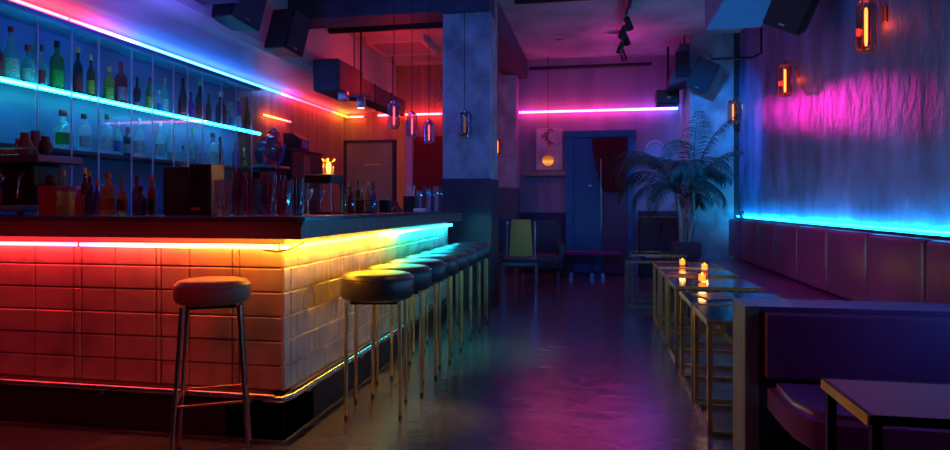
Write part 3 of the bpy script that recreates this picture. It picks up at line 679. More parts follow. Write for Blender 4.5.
for i in range(7):
    bb = tube(BM(), (0, 0, 0), (random.uniform(-.015, .015), 0, .08+.02*random.random()), .003, n=6)
    o = obj('straw', bb, M_white, None); o.location = t_.location + Vector((-.035+.012*i, -.02+.01*(i % 3), _h+.0005)); tag(o, 'pale drinking straw standing in the black square caddy', 'straw', 'straws in the black caddy')
b = BM()
cols = [M_clear, M_rose, M_clear, M_smoke, M_clear, M_rose]
for i, px in enumerate((419, 424, 428, 432, 436, 440)):
    Y = 5.75+.12*i; D, x = on_y(px, Y); hh = .16+.05*((i*2) % 3)/2
    tumbler(min(x, -1.5), Y, ZT, .027, hh+.03, ['first', 'second', 'third', 'fourth', 'fifth', 'last'][i]+' of the tall highball glasses from the black caddy towards the column', 'highball glasses on the bar side', cols[i], 'highball_glass')
o = obj('folded_napkin', box(BM(), -.05, .05, -.04, .04, 0, .03, .01, 3), M_white, None, 60); o.location = (on_y(420, 5.5)[1], 5.5, ZT); tag(o, 'crumpled pale blue napkin on the bar side', 'napkin')

# ================================================================ BANQUETTE
bq = thing('banquette', 'long maroon leather banquette bench along the right wall', 'banquette', (1.7, 6.4, 0))
def qp(name, bm, m, sm=None, label=None, par=None):
    o = obj(name, bm, m, par or bq, sm)
    if par is None: o.location = -bq.location
    if label: o['label'] = label
    return o
qp('base', box(BM(), 1.42, 1.95, 3.35, 9.4, 0, .32), M_dark)
qp('seat_cushion', box(BM(), 1.34, 1.93, 3.34, 9.4, .32, .465, .035, 4), M_maroon, 50)
qp('back_frame', box(BM(), 1.96, 2.06, 3.34, 9.98, .30, 1.005, .01), M_dark)
ysq = [on_x(px, 1.97)[1] for px in (735.5, 750, 765, 781, 797, 815, 835, 858, 880, 905, 943)][::-1]
ysq = [3.36]+ysq if ysq[0] > 3.6 else ysq
ysq[-1] = 9.95
ys2 = [3.36]
while ys2[-1] < 9.5: ys2.append(ys2[-1]+.82)
for a_, b_ in zip(ys2, ys2[1:]):
    qp('back_cushion', box(BM(), 1.85, 1.975, a_+.004, b_-.004, .47, 1.0, .035, 4), M_maroon, 50)
qp('top_ledge', box(BM(), 1.965, XR, 3.34, 9.98, 1.005, 1.018), M_darkpan)
# divider with front booth seat
dv = thing('booth_divider', 'low maroon upholstered divider with a wooden end post, nearest booth', 'booth divider', (1.3, 3.15, 0))
def dp(name, bm, m, sm=None, label=None):
    o = obj(name, bm, m, dv, sm); o.location = -dv.location
    if label: o['label'] = label
    return o
M_post = mat('stained_wood', (.20, .20, .17), .4, noise=((14, 14, 2), .4), bump=((30, 30, 4), .3))
dp('end_post', box(BM(), .64, .70, 3.06, 3.32, 0, .752, .005), M_post, None, 'weathered wooden end post')
dp('top_rail', box(BM(), .70, XR-.02, 3.06, 3.32, .725, .752, .004), M_maroon)
dp('panel', box(BM(), .70, XR-.02, 3.075, 3.305, 0, .725), M_dark)
dp('back_pad', box(BM(), .72, XR-.03, 3.02, 3.08, .44, .728, .012, 3), M_maroon, 50)
fs = thing('booth_bench', 'maroon leather booth seat with rounded end in front of the divider', 'booth bench', (1.4, 2.75, 0))
def fp(name, bm, m, sm=None):
    o = obj(name, bm, m, fs, sm); o.location = -fs.location; return o
fp('base', box(BM(), .92, XR-.03, 2.62, 3.05, 0, .29), M_dark)
b = BM(); prism(b, [(.72, 3.0), (.72, 2.72), (.76, 2.58), (.86, 2.52), (XR-.03, 2.52), (XR-.03, 3.0)], .29, .44, 'z')
bmesh.ops.bevel(b, geom=[e for e in b.edges if abs(e.verts[0].co.z-e.verts[1].co.z) < .01], offset=.03, segments=3, affect='EDGES')
fp('seat_cushion', b, M_maroon, 50)

# ================================================================ TABLES
def make_table(name, label, w, d, h, fr_m, top_m, group='low tables along the banquette'):
    t = thing(name, label, 'table', (0, 0, 0), 0, group)
    tp = obj('tabletop', box(BM(), -w/2, w/2, -d/2, d/2, h-.022, h, .003), top_m, t)
    obj('edge_band', (lambda b: (box(b, -w/2-.006, w/2+.006, -d/2-.006, -d/2, h-.024, h+.001), box(b, -w/2-.006, w/2+.006, d/2, d/2+.006, h-.024, h+.001), box(b, -w/2-.006, -w/2, -d/2, d/2, h-.024, h+.001), box(b, w/2, w/2+.006, -d/2, d/2, h-.024, h+.001), b)[-1])(BM()), fr_m, tp)
    q = .013
    for sx in (-1, 1):
        for sy in (-1, 1): obj('leg', box(BM(), sx*(w/2-q)-q, sx*(w/2-q)+q, sy*(d/2-q)-q, sy*(d/2-q)+q, 0, h-.024, .002, 1), fr_m, t)
    for sx in (-1, 1): obj('floor_rail', box(BM(), sx*(w/2-q)-q*.8, sx*(w/2-q)+q*.8, -d/2+2*q, d/2-2*q, .0, .022), fr_m, t)
    for sy in (-1, 1): obj('floor_rail', box(BM(), -w/2+2*q, w/2-2*q, sy*(d/2-q)-q*.8, sy*(d/2-q)+q*.8, .0, .022), fr_m, t)
    return t
tb1 = make_table('low_table', 'square brass-framed low table nearest the booth divider with a blue lit top', .60, .50, .60, M_brass, M_glossblue)
tb1.location = (.86, 3.80, 0)
tb2 = make_table('low_table', 'second brass-framed table from the divider, dark reddish top', .60, .56, .60, M_brass, M_tabletop)
tb2.location = (.86, 4.42, 0)
dup(tb2, (.86, 5.28, 0), 0, 'third brass-framed table from the divider, with the nearest candle on it')
dup(tb1, (.87, 6.08, 0), 0, 'fourth brass-framed table from the divider, with the middle candle on it')
dup(tb2, (.87, 6.80, 0), 0, 'fifth brass-framed table from the divider, with the farthest left candle on it')
tf = make_table('low_table', 'farther table at the head of the row with teal lit front edge and lower rails', .66, .5, .58, mat('teal_lit_metal', (.35, .6, .5), .25, metal=.9), M_glossblue)  # teal light on the frame is put into the metal colour
tf.location = (.64, 7.68, 0)
dup(tf, (.75, 8.65, 0), 0, 'farthest low table before the palm, partly hidden behind the teal edged one')
tn = make_table('near_table', 'dark plum square table with pale edge at the bottom right corner', .9, .36, .655, M_blackm, mat('plum_top', (.34, .07, .14), .3, spec=.6), 'tables')
tn.location = (1.15, 2.03, 0)
del tn['group']
obj('edge_strip', box(BM(), -.462, -.456, -.18, .18, .625, .652), M_woodlt, tn)['label'] = 'pale wooden side edge'
# candles and plates on tables
def candle(x, y, z, label):
    t = thing('tealight_holder', label, 'candle', (x, y, z), 0, 'lit tealights on the tables')
    b = BM(); lathe(b, [(.028, 0), (.033, .005), (.036, .075), (.0345, .075), (.031, .008), (0, .006)], n=16); obj('glass_cup', b, M_lampglass, t, 45)
    obj('wax', lathe(BM(), [(.027, .008), (.028, .058), (.004, .056)], n=16), glow('lit_wax', [(0, (1, .35, .05))], 3.5), t, 45)
    obj('flame', lathe(BM(), [(.002, .056), (.007, .060), (.006, .066), (.001, .074)], n=10), glow('flame_glow', [(0, (1, .5, .1))], 9.5), t, 45)
    l = bpy.data.lights.new('candle_light', 'POINT'); l.energy = .7; l.color = (1, .42, .1); l.shadow_soft_size = .03
    lo = bpy.data.objects.new('candle_light', l); C.objects.link(lo); lo.location = (x, y, z+.11)
    return t
candle(.80, 5.32, .601, 'lit tealight in a glass cup, nearest of the three'); candle(.955, 6.22, .601, 'lit tealight in a glass cup, middle one by distance, on the right'); candle(.82, 6.70, .601, 'lit tealight in a glass cup, leftmost and farthest')
def menu(x, y, z, rz, label, m):
    b = BM(); box(b, -.10, .10, -.14, .14, 0, .006, .002); o = obj('menu_folder', b, m, None); o.location = (x, y, z); o.rotation_euler = (0, 0, rz); return tag(o, label, 'menu', 'menu folders on the tables')
menu(.75, 4.45, .601, .3, 'reddish menu folder on the second table from the divider', mat('menu_red', (.45, .12, .10), .3))
menu(.75, 5.92, .601, 1.2, 'reddish menu folder on the fourth table from the divider', mat('menu_red', (.45, .12, .10), .3))
b = BM(); lathe(b, [(.03, 0), (.08, .02), (.085, .022), (.078, .026), (0, .012)], n=24); o = obj('ashtray', b, mat('pale_green_glaze', (.35, .6, .5), .3), None, 45); o.location = (.62, 7.7, .582); tag(o, 'shallow pale green dish on the teal edged table', 'dish')

# ================================================================ CHAIRS AND BENCH AT THE BACK
def make_chair(name, label, m_back, m_frame, loc, rz, grp='chairs left of the blue door'):
    t = thing(name, label, 'chair', loc, rz, grp)
    obj('seat', box(BM(), -.23, .23, -.23, .23, .44, .50, .012, 3), M_leather, t, 50)
    b = BM(); prism(b, [(-.16, .50), (.16, .50), (.13, 1.0), (-.13, 1.0)], .20, .225, 'y')
    bmesh.ops.bevel(b, geom=b.edges[:], offset=.006, segments=2, affect='EDGES')
    obj('backrest', b, m_back, t)
    for sx in (-1, 1):
        obj('back_post', box(BM(), sx*.19-.012, sx*.19+.012, .19, .222, .44, .98, .003), m_frame, t)
        for sy in (-1, 1): obj('leg', box(BM(), sx*.215-.012, sx*.215+.012, sy*.215-.012, sy*.215+.012, 0, .44, .003), m_frame, t)
    obj('seat_rail', box(BM(), -.23, .23, -.235, -.222, .41, .45, .002), m_frame, t)
    return t
M_teal_lit = mat('teal_lit_metal', (.35, .6, .5), .25, metal=.9)  # chrome frame with the teal light put into its colour
make_chair('side_chair', 'chair with tall golden wood back and teal lit metal frame beside the column', M_woodlt, M_teal_lit, (-1.02, 8.62, 0), .06)
make_chair('side_chair', 'dark chair with red lit frame behind the golden backed chair', M_darkpan, mat('red_lit_metal', (.6, .12, .1), .3, metal=.6), (-1.36, 9.2, 0), .1)  # red light on the frame is put into its metal colour
ac = thing('armchair', 'black rounded armchair between the golden chair and the back bench', 'armchair', (-.88, 10.12, 0), .1)
obj('seat', box(BM(), -.3, .3, -.3, .25, .2, .45, .05, 4), M_leather, ac, 50)
b = BM(); prism(b, [(-.33, .42), (.33, .42), (.33, .85), (.26, .95), (-.26, .95), (-.33, .85)], .22, .34, 'y'); bmesh.ops.bevel(b, geom=b.edges[:], offset=.02, segments=2, affect='EDGES')
obj('backrest', b, M_leather, ac, 50)
for s in (-1, 1):
    obj('armrest', box(BM(), s*.31-.05, s*.31+.05, -.28, .28, .2, .62, .03, 3), M_leather, ac, 50)
    for sy in (-.24, .24): obj('leg', tube(BM(), (s*.27, sy, .0), (s*.27, sy, .2), .014), M_steel, ac, 50)
bn = thing('low_bench', 'long dark bench table with three pale feet before the blue door', 'bench', (0, 0, 0))
x0, x1 = on_y(546, 10.9)[1], on_y(622, 10.9)[1]
def np_(name, bm, m, label=None):
    o = obj(name, bm, m, bn)
    if label: o['label'] = label
np_('bench_top', box(BM(), x0, x1, 10.75, 11.2, .38, .43, .01), M_maroon)
for px in (571, 592, 603):
    xx = on_y(px, 10.8)[1]; l_ = obj('leg', box(BM(), xx-.03, xx+.03, 10.8, 10.86, .09, .38, .004), M_dark, bn); obj('foot', box(BM(), xx-.032, xx+.032, 10.798, 10.862, 0, .09, .004), M_steel, l_)
np_('under_box', box(BM(), on_y(555, 10.9)[1], on_y(568, 10.9)[1], 10.9, 11.15, .0, .3, .01), M_darkpan, 'closed box under the left end')
sb = thing('sideboard', 'low dark sideboard against the end wall behind the palm', 'sideboard', (1.02, 11.3, 0))
obj('body', box(BM(), -.33, .32, -.22, .22, .05, .98, .008), M_darkpan, sb)
obj('top', box(BM(), -.34, .33, -.24, .23, .98, 1.01, .004), mat('red_wood', (.2, .05, .05), .3), sb)
obj('door', box(BM(), -.30, -.01, -.232, -.218, .1, .92, .004), M_dark, sb); obj('door', box(BM(), .01, .29, -.232, -.218, .1, .92, .004), M_dark, sb)
obj('plinth', box(BM(), -.30, .29, -.19, .2, 0, .05), M_dark, sb)

# ================================================================ PALM
pot = thing('potted_palm', 'large feathery palm in a plum planter before the blue lit pier', 'plant', (1.25, 9.78, 0))
b = BM(); prism(b, [(-.15, 0), (.15, 0), (.19, .66), (-.19, .66)], -.17, .17, 'y'); bmesh.ops.bevel(b, geom=b.edges[:], offset=.01, segments=2, affect='EDGES')
obj('planter', b, M_pot, pot)
obj('soil', box(BM(), -.16, .16, -.15, .15, .655, .668), M_dark, pot)
stems = [((-.06, .02), (-.14, .0), 1.36), ((.05, -.03), (.10, .02), 1.50), ((.0, .07), (.0, .08), 1.30)]
tops = []
for (a, c, hz_) in stems:
    b = BM(); pts = [(a[0], a[1], .66), ((a[0]+c[0])/2+.02, (a[1]+c[1])/2, 1.0), (c[0], c[1], hz_)]
    path(b, pts, [.038, .032, .022], 10); obj('stem', b, M_trunk, pot, 50); tops.append(Vector((c[0], c[1], hz_)))
def frond(origin, az, el, length, droop, parent):
    b = BM(); n = 22; pts = []; p = Vector(origin); e = el
    step = length/n
    for i in range(n+1):
        pts.append(p.copy()); d = Vector((math.cos(az)*math.cos(e), math.sin(az)*math.cos(e), math.sin(e))); p = p+d*step; e -= droop/n*(.4+1.2*i/n)
    path(b, pts, [.008*(1-.8*i/n) for i in range(n+1)], 5)
    side = Vector((-math.sin(az), math.cos(az), 0))
    for i in range(4, n+1):
        for k in (0, .5):
            q = pts[i] if k == 0 or i == n else pts[i].lerp(pts[i+1], .5)
            d = (pts[min(i+1, n)]-pts[i-1]).normalized(); ll = .24*math.sin(PI*min(1, (i-2)/n*.9+.12))+.05
            for s in (-1, 1):
                dirv = (side*s*.75+d*.6+Vector((0, 0, -.25+random.uniform(-.15, .1)))).normalized()
                up = dirv.cross(d).normalized(); wv = dirv.cross(up).normalized()*.0065
                m1 = q+dirv*ll*.5+Vector((0, 0, -.01)); m2 = q+dirv*ll+Vector((0, 0, -ll*.35))
                v = [b.verts.new(q-wv*.4), b.verts.new(q+wv*.4), b.verts.new(m1+wv), b.verts.new(m2), b.verts.new(m1-wv), b.verts.new(m1+up*.003), b.verts.new(q+up*.003)]
                b.faces.new((v[0], v[4], v[5], v[6])); b.faces.new((v[6], v[5], v[2], v[1])); b.faces.new((v[4], v[3], v[5])); b.faces.new((v[5], v[3], v[2]))
    return obj('frond', b, M_leaf, parent)
specs = []
for k in range(21):
    az = 2*PI*k/21*4.0+random.uniform(-.25, .25)
    specs.append((k % 3, az, [1.35, 1.05, .8][k % 3]+random.uniform(-.1, .1), random.uniform(.95, 1.35), random.uniform(2.2, 3.1)))
specs += [(1, 1.2, 1.5, 1.15, .6), (1, -.1, 1.35, 1.2, .9), (0, 3.2, 1.25, 1.35, 2.9), (0, 2.8, 1.05, 1.15, 3.0), (1, -.35, 1.0, 1.3, 1.0), (0, -2.9, .8, 1.1, 2.6), (2, -1.6, 1.3, 1.1, 2.9), (2, -.9, 1.2, 1.15, 2.6), (0, 3.05, 1.35, 1.5, 3.0), (0, -2.6, 1.2, 1.4, 3.0), (1, -2.1, 1.4, 1.3, 2.8)]
for (i, az, el, ln, dr) in specs:
    # keep fronds clear of pier and wall
    ex = math.cos(az)*math.cos(el)*ln; ey = math.sin(az)*math.cos(el)*ln
    if ex > .3: ln *= .62
    if ey > .35: ln *= .7
    frond(tops[i], az, el, ln, dr, pot)
# little bottle on the ledge
bottle(2.0, 9.75, 1.0185, .14, .03, 'vodka', 'dark', 'black', None, 'tiny dark bottle on the ledge at the far end of the banquette', None)

# ================================================================ LANTERNS
def lantern(name, label, loc, r, h, cat, glowm, cage_m, glassm, wall=None, cord=None, grp=None, sides=8, rz=0):
    t = thing(name, label, cat, loc, 0, grp)
    prf = [(r*.7, 0), (r, h*.10), (r, h*.88), (r*.7, h)]
    obj('glass_shade', lathe(BM(), prf, n=sides), glassm, t)
    for k in range(sides):
        a = 2*PI*k/sides; pts = [(R*1.02*math.cos(a), R*1.02*math.sin(a), z) for R, z in prf]
        obj('cage_rib', path(BM(), pts, r*.055, 6), cage_m, t, 50)
    obj('top_cap', lathe(BM(), [(r*.74, h-.004), (r*.74, h+.008), (r*.3, h+.02), (r*.12, h+.035)], n=16), cage_m, t, 45)
    obj('bottom_ring', lathe(BM(), [(r*.72, -.006), (r*.74, 0), (r*.70, .005)], n=16), cage_m, t, 45)
    bl = obj('bulb', lathe(BM(), [(r*.10, h*.12), (r*.17, h*.2), (r*.17, h*.8), (r*.10, h*.86)], n=10), glowm, t, 45)
    if wall:
        obj('wall_arm', path(BM(), [(0, 0, h+.03), (wall*.5, 0, h+.05), (wall, 0, h*.7)], .007, 8), cage_m, t, 50)
        obj('wall_plate', box(BM(), wall-.012 if wall > 0 else wall, wall if wall > 0 else wall+.012, -.04, .04, h*.55, h*.85, .003), cage_m, t)
    if cord: obj('cord', tube(BM(), (0, 0, h+.03), (0, 0, cord), .004, n=6), M_blackm, t)
    return t
Gam = glow('filament_amber', [(0, (1, .17, .03))], 7)
Gdim = glow('filament_rose', [(0, (1, .12, .18))], 2.2)
Ggold = glow('filament_gold', [(0, (1, .30, .06))], 2.5)
M_cop = mat('copper_cage', (.75, .28, .12), .3, metal=1)
M_rosec = mat('rose_cage', (.75, .35, .5), .25, metal=1)
for px, py, hh, lab in ((866, 52, .38, 'nearest glowing amber wall lantern on the right wall'), (785, 96, .33, 'middle glowing amber wall lantern left of the nearest one on the right wall'), (733, 124, .34, 'farthest amber wall lantern on the right wall above the palm')):
    D, y = on_x(px, 1.95)
    lantern('wall_lantern', lab, (1.95, y, zof(py, D)), .068 if px > 740 else .075, hh, 'wall lamp', Gam if px > 740 else Ggold, M_cop, M_lampglass, wall=.128, grp='amber lanterns on the right wall')
    if px > 740:
        l = bpy.data.lights.new('lantern_light', 'POINT'); l.energy = .7; l.color = (1, .06, .01); l.shadow_soft_size = .03
        lo = bpy.data.objects.new('lantern_light', l); C.objects.link(lo); lo.location = (2.035, y, zof(py, D)+hh*.5)
D, y = on_x(671, 1.28)
lantern('wall_lantern', 'small golden lantern beside the right end of the pink tube', (1.28, y, zof(126, D)), .06, .30, 'wall lamp', Ggold, M_brass, M_lampglass, wall=.088)
for px, pt, pb, lab in ((394, 103, 128, 'highest and leftmost rose glass pendant above the bar'), (412, 114, 137, 'middle rose glass pendant above the bar'), (429, 122, 143, 'lowest and rightmost rose glass pendant above the bar')):
    D, y = on_x(px, -1.85); z0_ = zof(pb, D); h_ = (pb-pt)*D/F
    lim = ZC-z0_ if not (7.35 < y < 8.05) else 3.45-z0_
    lantern('pendant_lantern', lab, (-1.85, y, z0_), .055, h_, 'pendant lamp', Gdim, M_rosec, M_pendglass, cord=lim, grp='rose pendants above the bar')
D, x = on_y(465, 7.38); z0_ = zof(136, D)
lantern('pendant_lantern', 'glass pendant hanging in front of the blue column', (x, 7.36, z0_), .078, .27, 'pendant lamp', glow('filament_off', [(0, (.7, .35, .2))], .25), mat('bronze_cage', (.45, .5, .5), .25, metal=1), M_pendglass, cord=ZC-z0_)
D, x = on_y(497.5, 9.3); z0_ = zof(155, D)
lantern('pendant_lantern', 'orange glass pendant half hidden behind the right edge of the column', (x, 9.3, z0_), .07, .24, 'pendant lamp', Ggold, M_cop, M_lampglass, cord=3.46-z0_)
# picture + globe pendant over it
pf = thing('framed_picture', 'pale square picture on the end wall left of the blue door', 'picture', (0, 0, 0))
X0, X1 = on_y(536, YB-.02)[1], on_y(563, YB-.02)[1]; Z0, Z1 = zof(170, 11.5), zof(128, 11.5)
obj('picture_frame', box(BM(), X0, X1, YB-.035, YB-.001, Z0, Z1, .006), mat('frame_paint', (.5, .4, .45), .5), pf)
obj('canvas', box(BM(), X0+.02, X1-.02, YB-.038, YB-.033, Z0+.02, Z1-.02), mat('canvas_paint', (.55, .45, .5), .7, noise=((3, 3, 3), .3)), pf)
tag(obj('wall_shelf', box(BM(), on_y(524, YB-.06)[1], on_y(566, YB-.06)[1], YB-.14, YB-.001, zof(176, 11.5), zof(173, 11.5)+.02, .004), mat('shelf_wood', (.3, .2, .15), .4)), 'thin wall shelf under the pale picture', 'shelf')
D, x = on_y(548, 11.3); z0_ = zof(166, D)
t = thing('globe_pendant', 'amber glass globe hanging before the pale picture from a dark ornate fitting', 'pendant lamp', (x, 11.3, z0_))
obj('globe', lathe(BM(), [(.05*math.sin(a_)*2, .1-.1*math.cos(a_)) for a_ in [PI*k/12 for k in range(13)]], n=22), glow('globe_glow', [(0, (.55, .12, .02)), (.35, (1, .42, .08)), (.55, (.6, .15, .03)), (1, (.12, .02, .01))], 1.1, 'Z'), t, 60)
obj('neck', lathe(BM(), [(.03, .195), (.035, .22), (.015, .25), (.012, .38)], n=14), M_brass, t, 45)
b = BM()
for k in range(9):
    a_ = k*.7; path(b, [(0, 0, .36+.03*k), (.07*math.cos(a_), .05*math.sin(a_), .40+.03*k), (.12*math.cos(a_), .08*math.sin(a_), .36+.03*k)], .012, 6)
obj('ornament', b, mat('ornament_bronze', (.3, .12, .08), .35, metal=.6), t, 50)
obj('cord', tube(BM(), (0, 0, .36), (0, 0, ZC-z0_), .006, n=6), M_blackm, t)
# round wall ornament right of door
D, x = on_y(655, YB-.03)
b = BM(); lathe(b, [(.16, 0), (.17, .02), (.13, .03), (.12, .01), (0, .01)], n=24)
o = obj('round_plaque', b, mat('plaque_paint', (.35, .3, .45), .4), None, 45); o.rotation_euler = (PI/2, 0, 0); o.location = (x, YB-.001, zof(150, D)); tag(o, 'round ring plaque on the end wall behind the palm tips', 'wall decoration')

# ================================================================ CEILING EQUIPMENT
def speaker(label, loc, size, rz, tilt, arm=None, grp='black loudspeakers'):
    t = thing('loudspeaker', label, 'loudspeaker', loc, 0, grp); t.rotation_euler = (tilt[0], tilt[1], rz)
    w, d, h = size
    b = BM(); prism(b, [(-w/2, -d/2), (w/2, -d/2), (w/2*.8, d/2), (-w/2*.8, d/2)], -h/2, h/2, 'z'); bmesh.ops.bevel(b, geom=b.edges[:], offset=.008, segments=2, affect='EDGES')
    obj('cabinet', b, M_plastic, t); obj('grille', box(BM(), -w/2+.015, w/2-.015, -d/2-.008, -d/2, -h/2+.015, h/2-.015, .004), mat('grille_mesh', (.03, .025, .04), .55), t)
    obj('badge', box(BM(), -.025, .025, -d/2-.011, -d/2-.007, -h/2+.04, -h/2+.055), M_steel, t)
    if arm:
        b = BM(); inv = (t.matrix_basis if False else (Matrix.Translation(Vector(loc)) @ t.rotation_euler.to_matrix().to_4x4())).inverted()
        path(b, [inv @ (Vector(loc)), inv @ Vector(arm)], .014, 8); obj('bracket', b, M_blackm, t, 50)
    return t
speaker('black loudspeaker tilted on the blue lit corner pier', (1.50, 10.05, zof(80, 9.95)), (.34, .24, .46), .1, (.25, .42, 0), arm=(1.55, 10.3, 3.35))
speaker('black loudspeaker high on the right wall cut by the top picture edge', (1.80, on_x(795, 1.80)[1], 3.05), (.36, .28, .42), -.5, (.3, .5, 0), arm=(2.08, on_x(795, 1.80)[1], 3.2))
speaker('larger tilted black loudspeaker at the soffit edge above the bar', (-3.50, on_x(238, -3.50)[1], 3.19), (.38, .35, .42), 1.3, (.12, .2, 0), arm=(-3.50, on_x(238, -3.50)[1]+.1, 3.78))
speaker('second black loudspeaker at the soffit edge with a lit lower rim, farther along', (-3.45, on_x(287, -3.45)[1], 3.14), (.30, .35, .46), 1.3, (.12, .2, 0), arm=(-3.45, on_x(287, -3.45)[1]+.1, 3.78))
speaker('small black loudspeaker on the back wall above the service door', (BX(386, 11.4), 11.38, 3.12), (.22, .2, .30), 0, (0, 0, 0), arm=(BX(386, 11.4), 11.6, 3.12))
# duct along soffit edge
dc = thing('air_duct', 'dark rectangular air duct running along the soffit edge to the back wall', 'air duct', (0, 0, 0))
obj('duct_run', box(BM(), -3.69, -3.42, 8.6, 11.3, 2.80, 3.08, .01), M_beam, dc)
obj('duct_box', box(BM(), -3.69, -3.32, 8.0, 8.9, 2.70, 3.12, .03), M_beam, dc)
for yy in (9.0, 9.7, 10.5): obj('flange', box(BM(), -3.699, -3.41, yy-.012, yy+.012, 2.79, 3.09), M_blackm, dc)
for yy in (9.0, 10.8): obj('hanger_rod', tube(BM(), (-3.5, yy, 3.07), (-3.5, yy, ZC), .008), M_blackm, dc)
dn = thing('air_duct', 'near dark duct box under the ceiling above the soffit edge at the top left', 'air duct', (0, 0, 0))
obj('duct_run', box(BM(), -3.69, -3.30, -.3, 5.6, 3.10, 3.60, .01), M_beam, dn)
for yy in (1.0, 2.2, 3.4, 4.6): obj('flange', box(BM(), -3.699, -3.29, yy-.012, yy+.012, 3.09, 3.61), M_blackm, dn)
for yy in (2.8, 5.0): obj('hanger_rod', tube(BM(), (-3.5, yy, 3.59), (-3.5, yy, ZC), .008), M_blackm, dn)
# spotlight with warm face at duct end
sp_ = thing('ceiling_spot', 'metal ceiling spotlight with a small warm lens hanging by the duct end', 'spotlight', (-3.05, on_x(361, -3.05)[1], 0))
Dq = on_x(361, -3.05)[0]; zz = zof(108, Dq)
obj('housing', lathe(BM(), [(.05, zz), (.06, zz+.02), (.06, zz+.12), (.03, zz+.16)], n=16), M_steel, sp_, 45)
obj('lens', lathe(BM(), [(.045, zz-.004), (.045, zz+.002)], n=16), glow('warm_lens', [(0, (1, .45, .2))], 5), sp_, 45)
obj('rod', tube(BM(), (0, 0, zz+.15), (0, 0, ZC), .012), M_blackm, sp_)
b = BM(); tube(b, (-.28, 0, zz+.16), (.15, 0, zz+.16), .02); box(b, -.30, -.18, -.05, .05, zz+.10, zz+.22, .01); obj('cross_bar', b, M_steel, sp_, 50)
# cassette vent
vt = thing('ceiling_vent', 'square ceiling air vent with slatted grille above the bar', 'air vent', (-3.05, 9.95, 3.68))
b = BM()
for x_, y_, X_, Y_ in ((-.46, -.46, .46, -.40), (-.46, .40, .46, .46), (-.46, -.40, -.40, .40), (.40, -.40, .46, .40)): box(b, x_, X_, y_, Y_, 0, .10)
obj('frame', b, mat('vent_cream', (.6, .5, .45), .5), vt)
b = BM()
for k in range(14): box(b, -.40, .40, -.39+k*.056, -.365+k*.056, .01, .03, M=None)
obj('slat', b, mat('vent_slat', (.4, .33, .3), .4), vt); obj('backing', box(BM(), -.4, .4, -.4, .4, .06, .10), M_dark, vt)
# conduits
def conduit(pts, r, label, m=M_blackm):
    return tag(obj('ceiling_pipe', path(BM(), pts, r, 10), m, None, 50), label, 'pipe')
conduit([(-3.69, 8.55, 3.64), (-1.63, 8.55, 3.64)], .05, 'thick dark pipe across the ceiling just behind the cross beam over the bar')
conduit([(-3.69, 5.6, 3.60), (-2.6, 5.75, 3.60), (-1.2, 5.75, 3.60), (-1.2, 7.34, 3.60)], .045, 'bent dark pipe above the bar at the top edge of the picture')
conduit([(-1.0, 7.9, 3.70), (.28, 7.9, 3.70), (.36, 7.98, 3.70), (.36, 8.4, 3.70)], .05, 'dark pipe across the lounge ceiling ending at the track lights')
conduit([(1.33, 8.2, 3.0), (1.33, 8.2, 2.95), (1.8, 8.2, 2.95), (1.9, 8.2, 3.0), (1.9, 8.2, 3.3)], .016, 'thin bent pipe near the corner pier below the casing')
conduit([(-1.2, 11.52, 3.62), (.9, 11.52, 3.62)], .03, 'dark pipe along the top of the end wall')
tr = thing('track_light', 'hanging track of small spotlights on the magenta ceiling', 'track light', (.36, 9.0, 0))
obj('rail', box(BM(), -.02, .02, -.6, 1.6, 3.66, 3.70), M_blackm, tr); 
for yy in (-.5, 1.5): obj('rail_mount', tube(BM(), (0, yy, 3.70), (0, yy, ZC), .01), M_blackm, tr)
for i, yy in enumerate((-.4, .0, .4, .9, 1.4)):
    s = obj('spot_head', path(BM(), [(0, yy, 3.62), (.03*(-1)**i, yy+.04, 3.54), (.05*(-1)**i, yy+.08, 3.48)], [.035, .045, .05], 12), M_blackm, tr, 50)
tag(obj('ceiling_stain', lathe(BM(), [(.06, -.03), (.08, 0)], n=14), mat('rusty', (.4, .15, .06), .6), None), 'small rusty junction disc on the magenta ceiling', 'junction disc').location = (-.6, 10.2, ZC-.03+.03)
bpy.data.objects['ceiling_stain'].name = 'junction_disc'
# projector unit near end of pink tube
pj = thing('projector', 'black projector hanging from the ceiling above the right end of the pink tube', 'projector', (1.12, 11.0, 0))
Dp = on_y(655, 11.0)[0]
obj('body', box(BM(), -.20, .16, -.2, .2, zof(106, Dp), zof(92, Dp), .015), M_plastic, pj); obj('lens', lathe(BM(), [(.04, 0), (.045, .03)], (0.0, -.2, zof(101, Dp)), 14), M_steel, pj, 45)
obj('mount_pole', tube(BM(), (0, 0, zof(92, Dp)), (0, 0, ZC), .02), M_blackm, pj)
ah = thing('wall_air_unit', 'boxy purple lit air unit hanging beside the corner pier under the ceiling', 'air unit', (1.19, 10.6, 0))
b = BM(); prism(b, [(-.14, 3.00), (.16, 3.08), (.16, 3.62), (.02, 3.62)], -.45, .45, 'y'); obj('body', b, M_beam, ah)
obj('hanger', tube(BM(), (.1, -.3, 3.6), (.1, -.3, ZC), .012), M_blackm, ah); obj('hanger', tube(BM(), (.1, .3, 3.6), (.1, .3, ZC), .012), M_blackm, ah)
obj('louvre', box(BM(), -.05, .14, -.47, -.45, 3.12, 3.5, .004), M_plastic, ah)
cm = thing('dome_camera', 'small black dome camera under the ceiling left of the casing', 'camera', (1.10, 7.6, 0))
obj('mount', lathe(BM(), [(.09, 3.60), (.10, 3.63), (.10, ZC)], n=20), M_plastic, cm, 45)
obj('dome', lathe(BM(), [(.001, 3.50), (.05, 3.515), (.08, 3.56), (.088, 3.60)], n=20), M_glossblue, cm, 60)

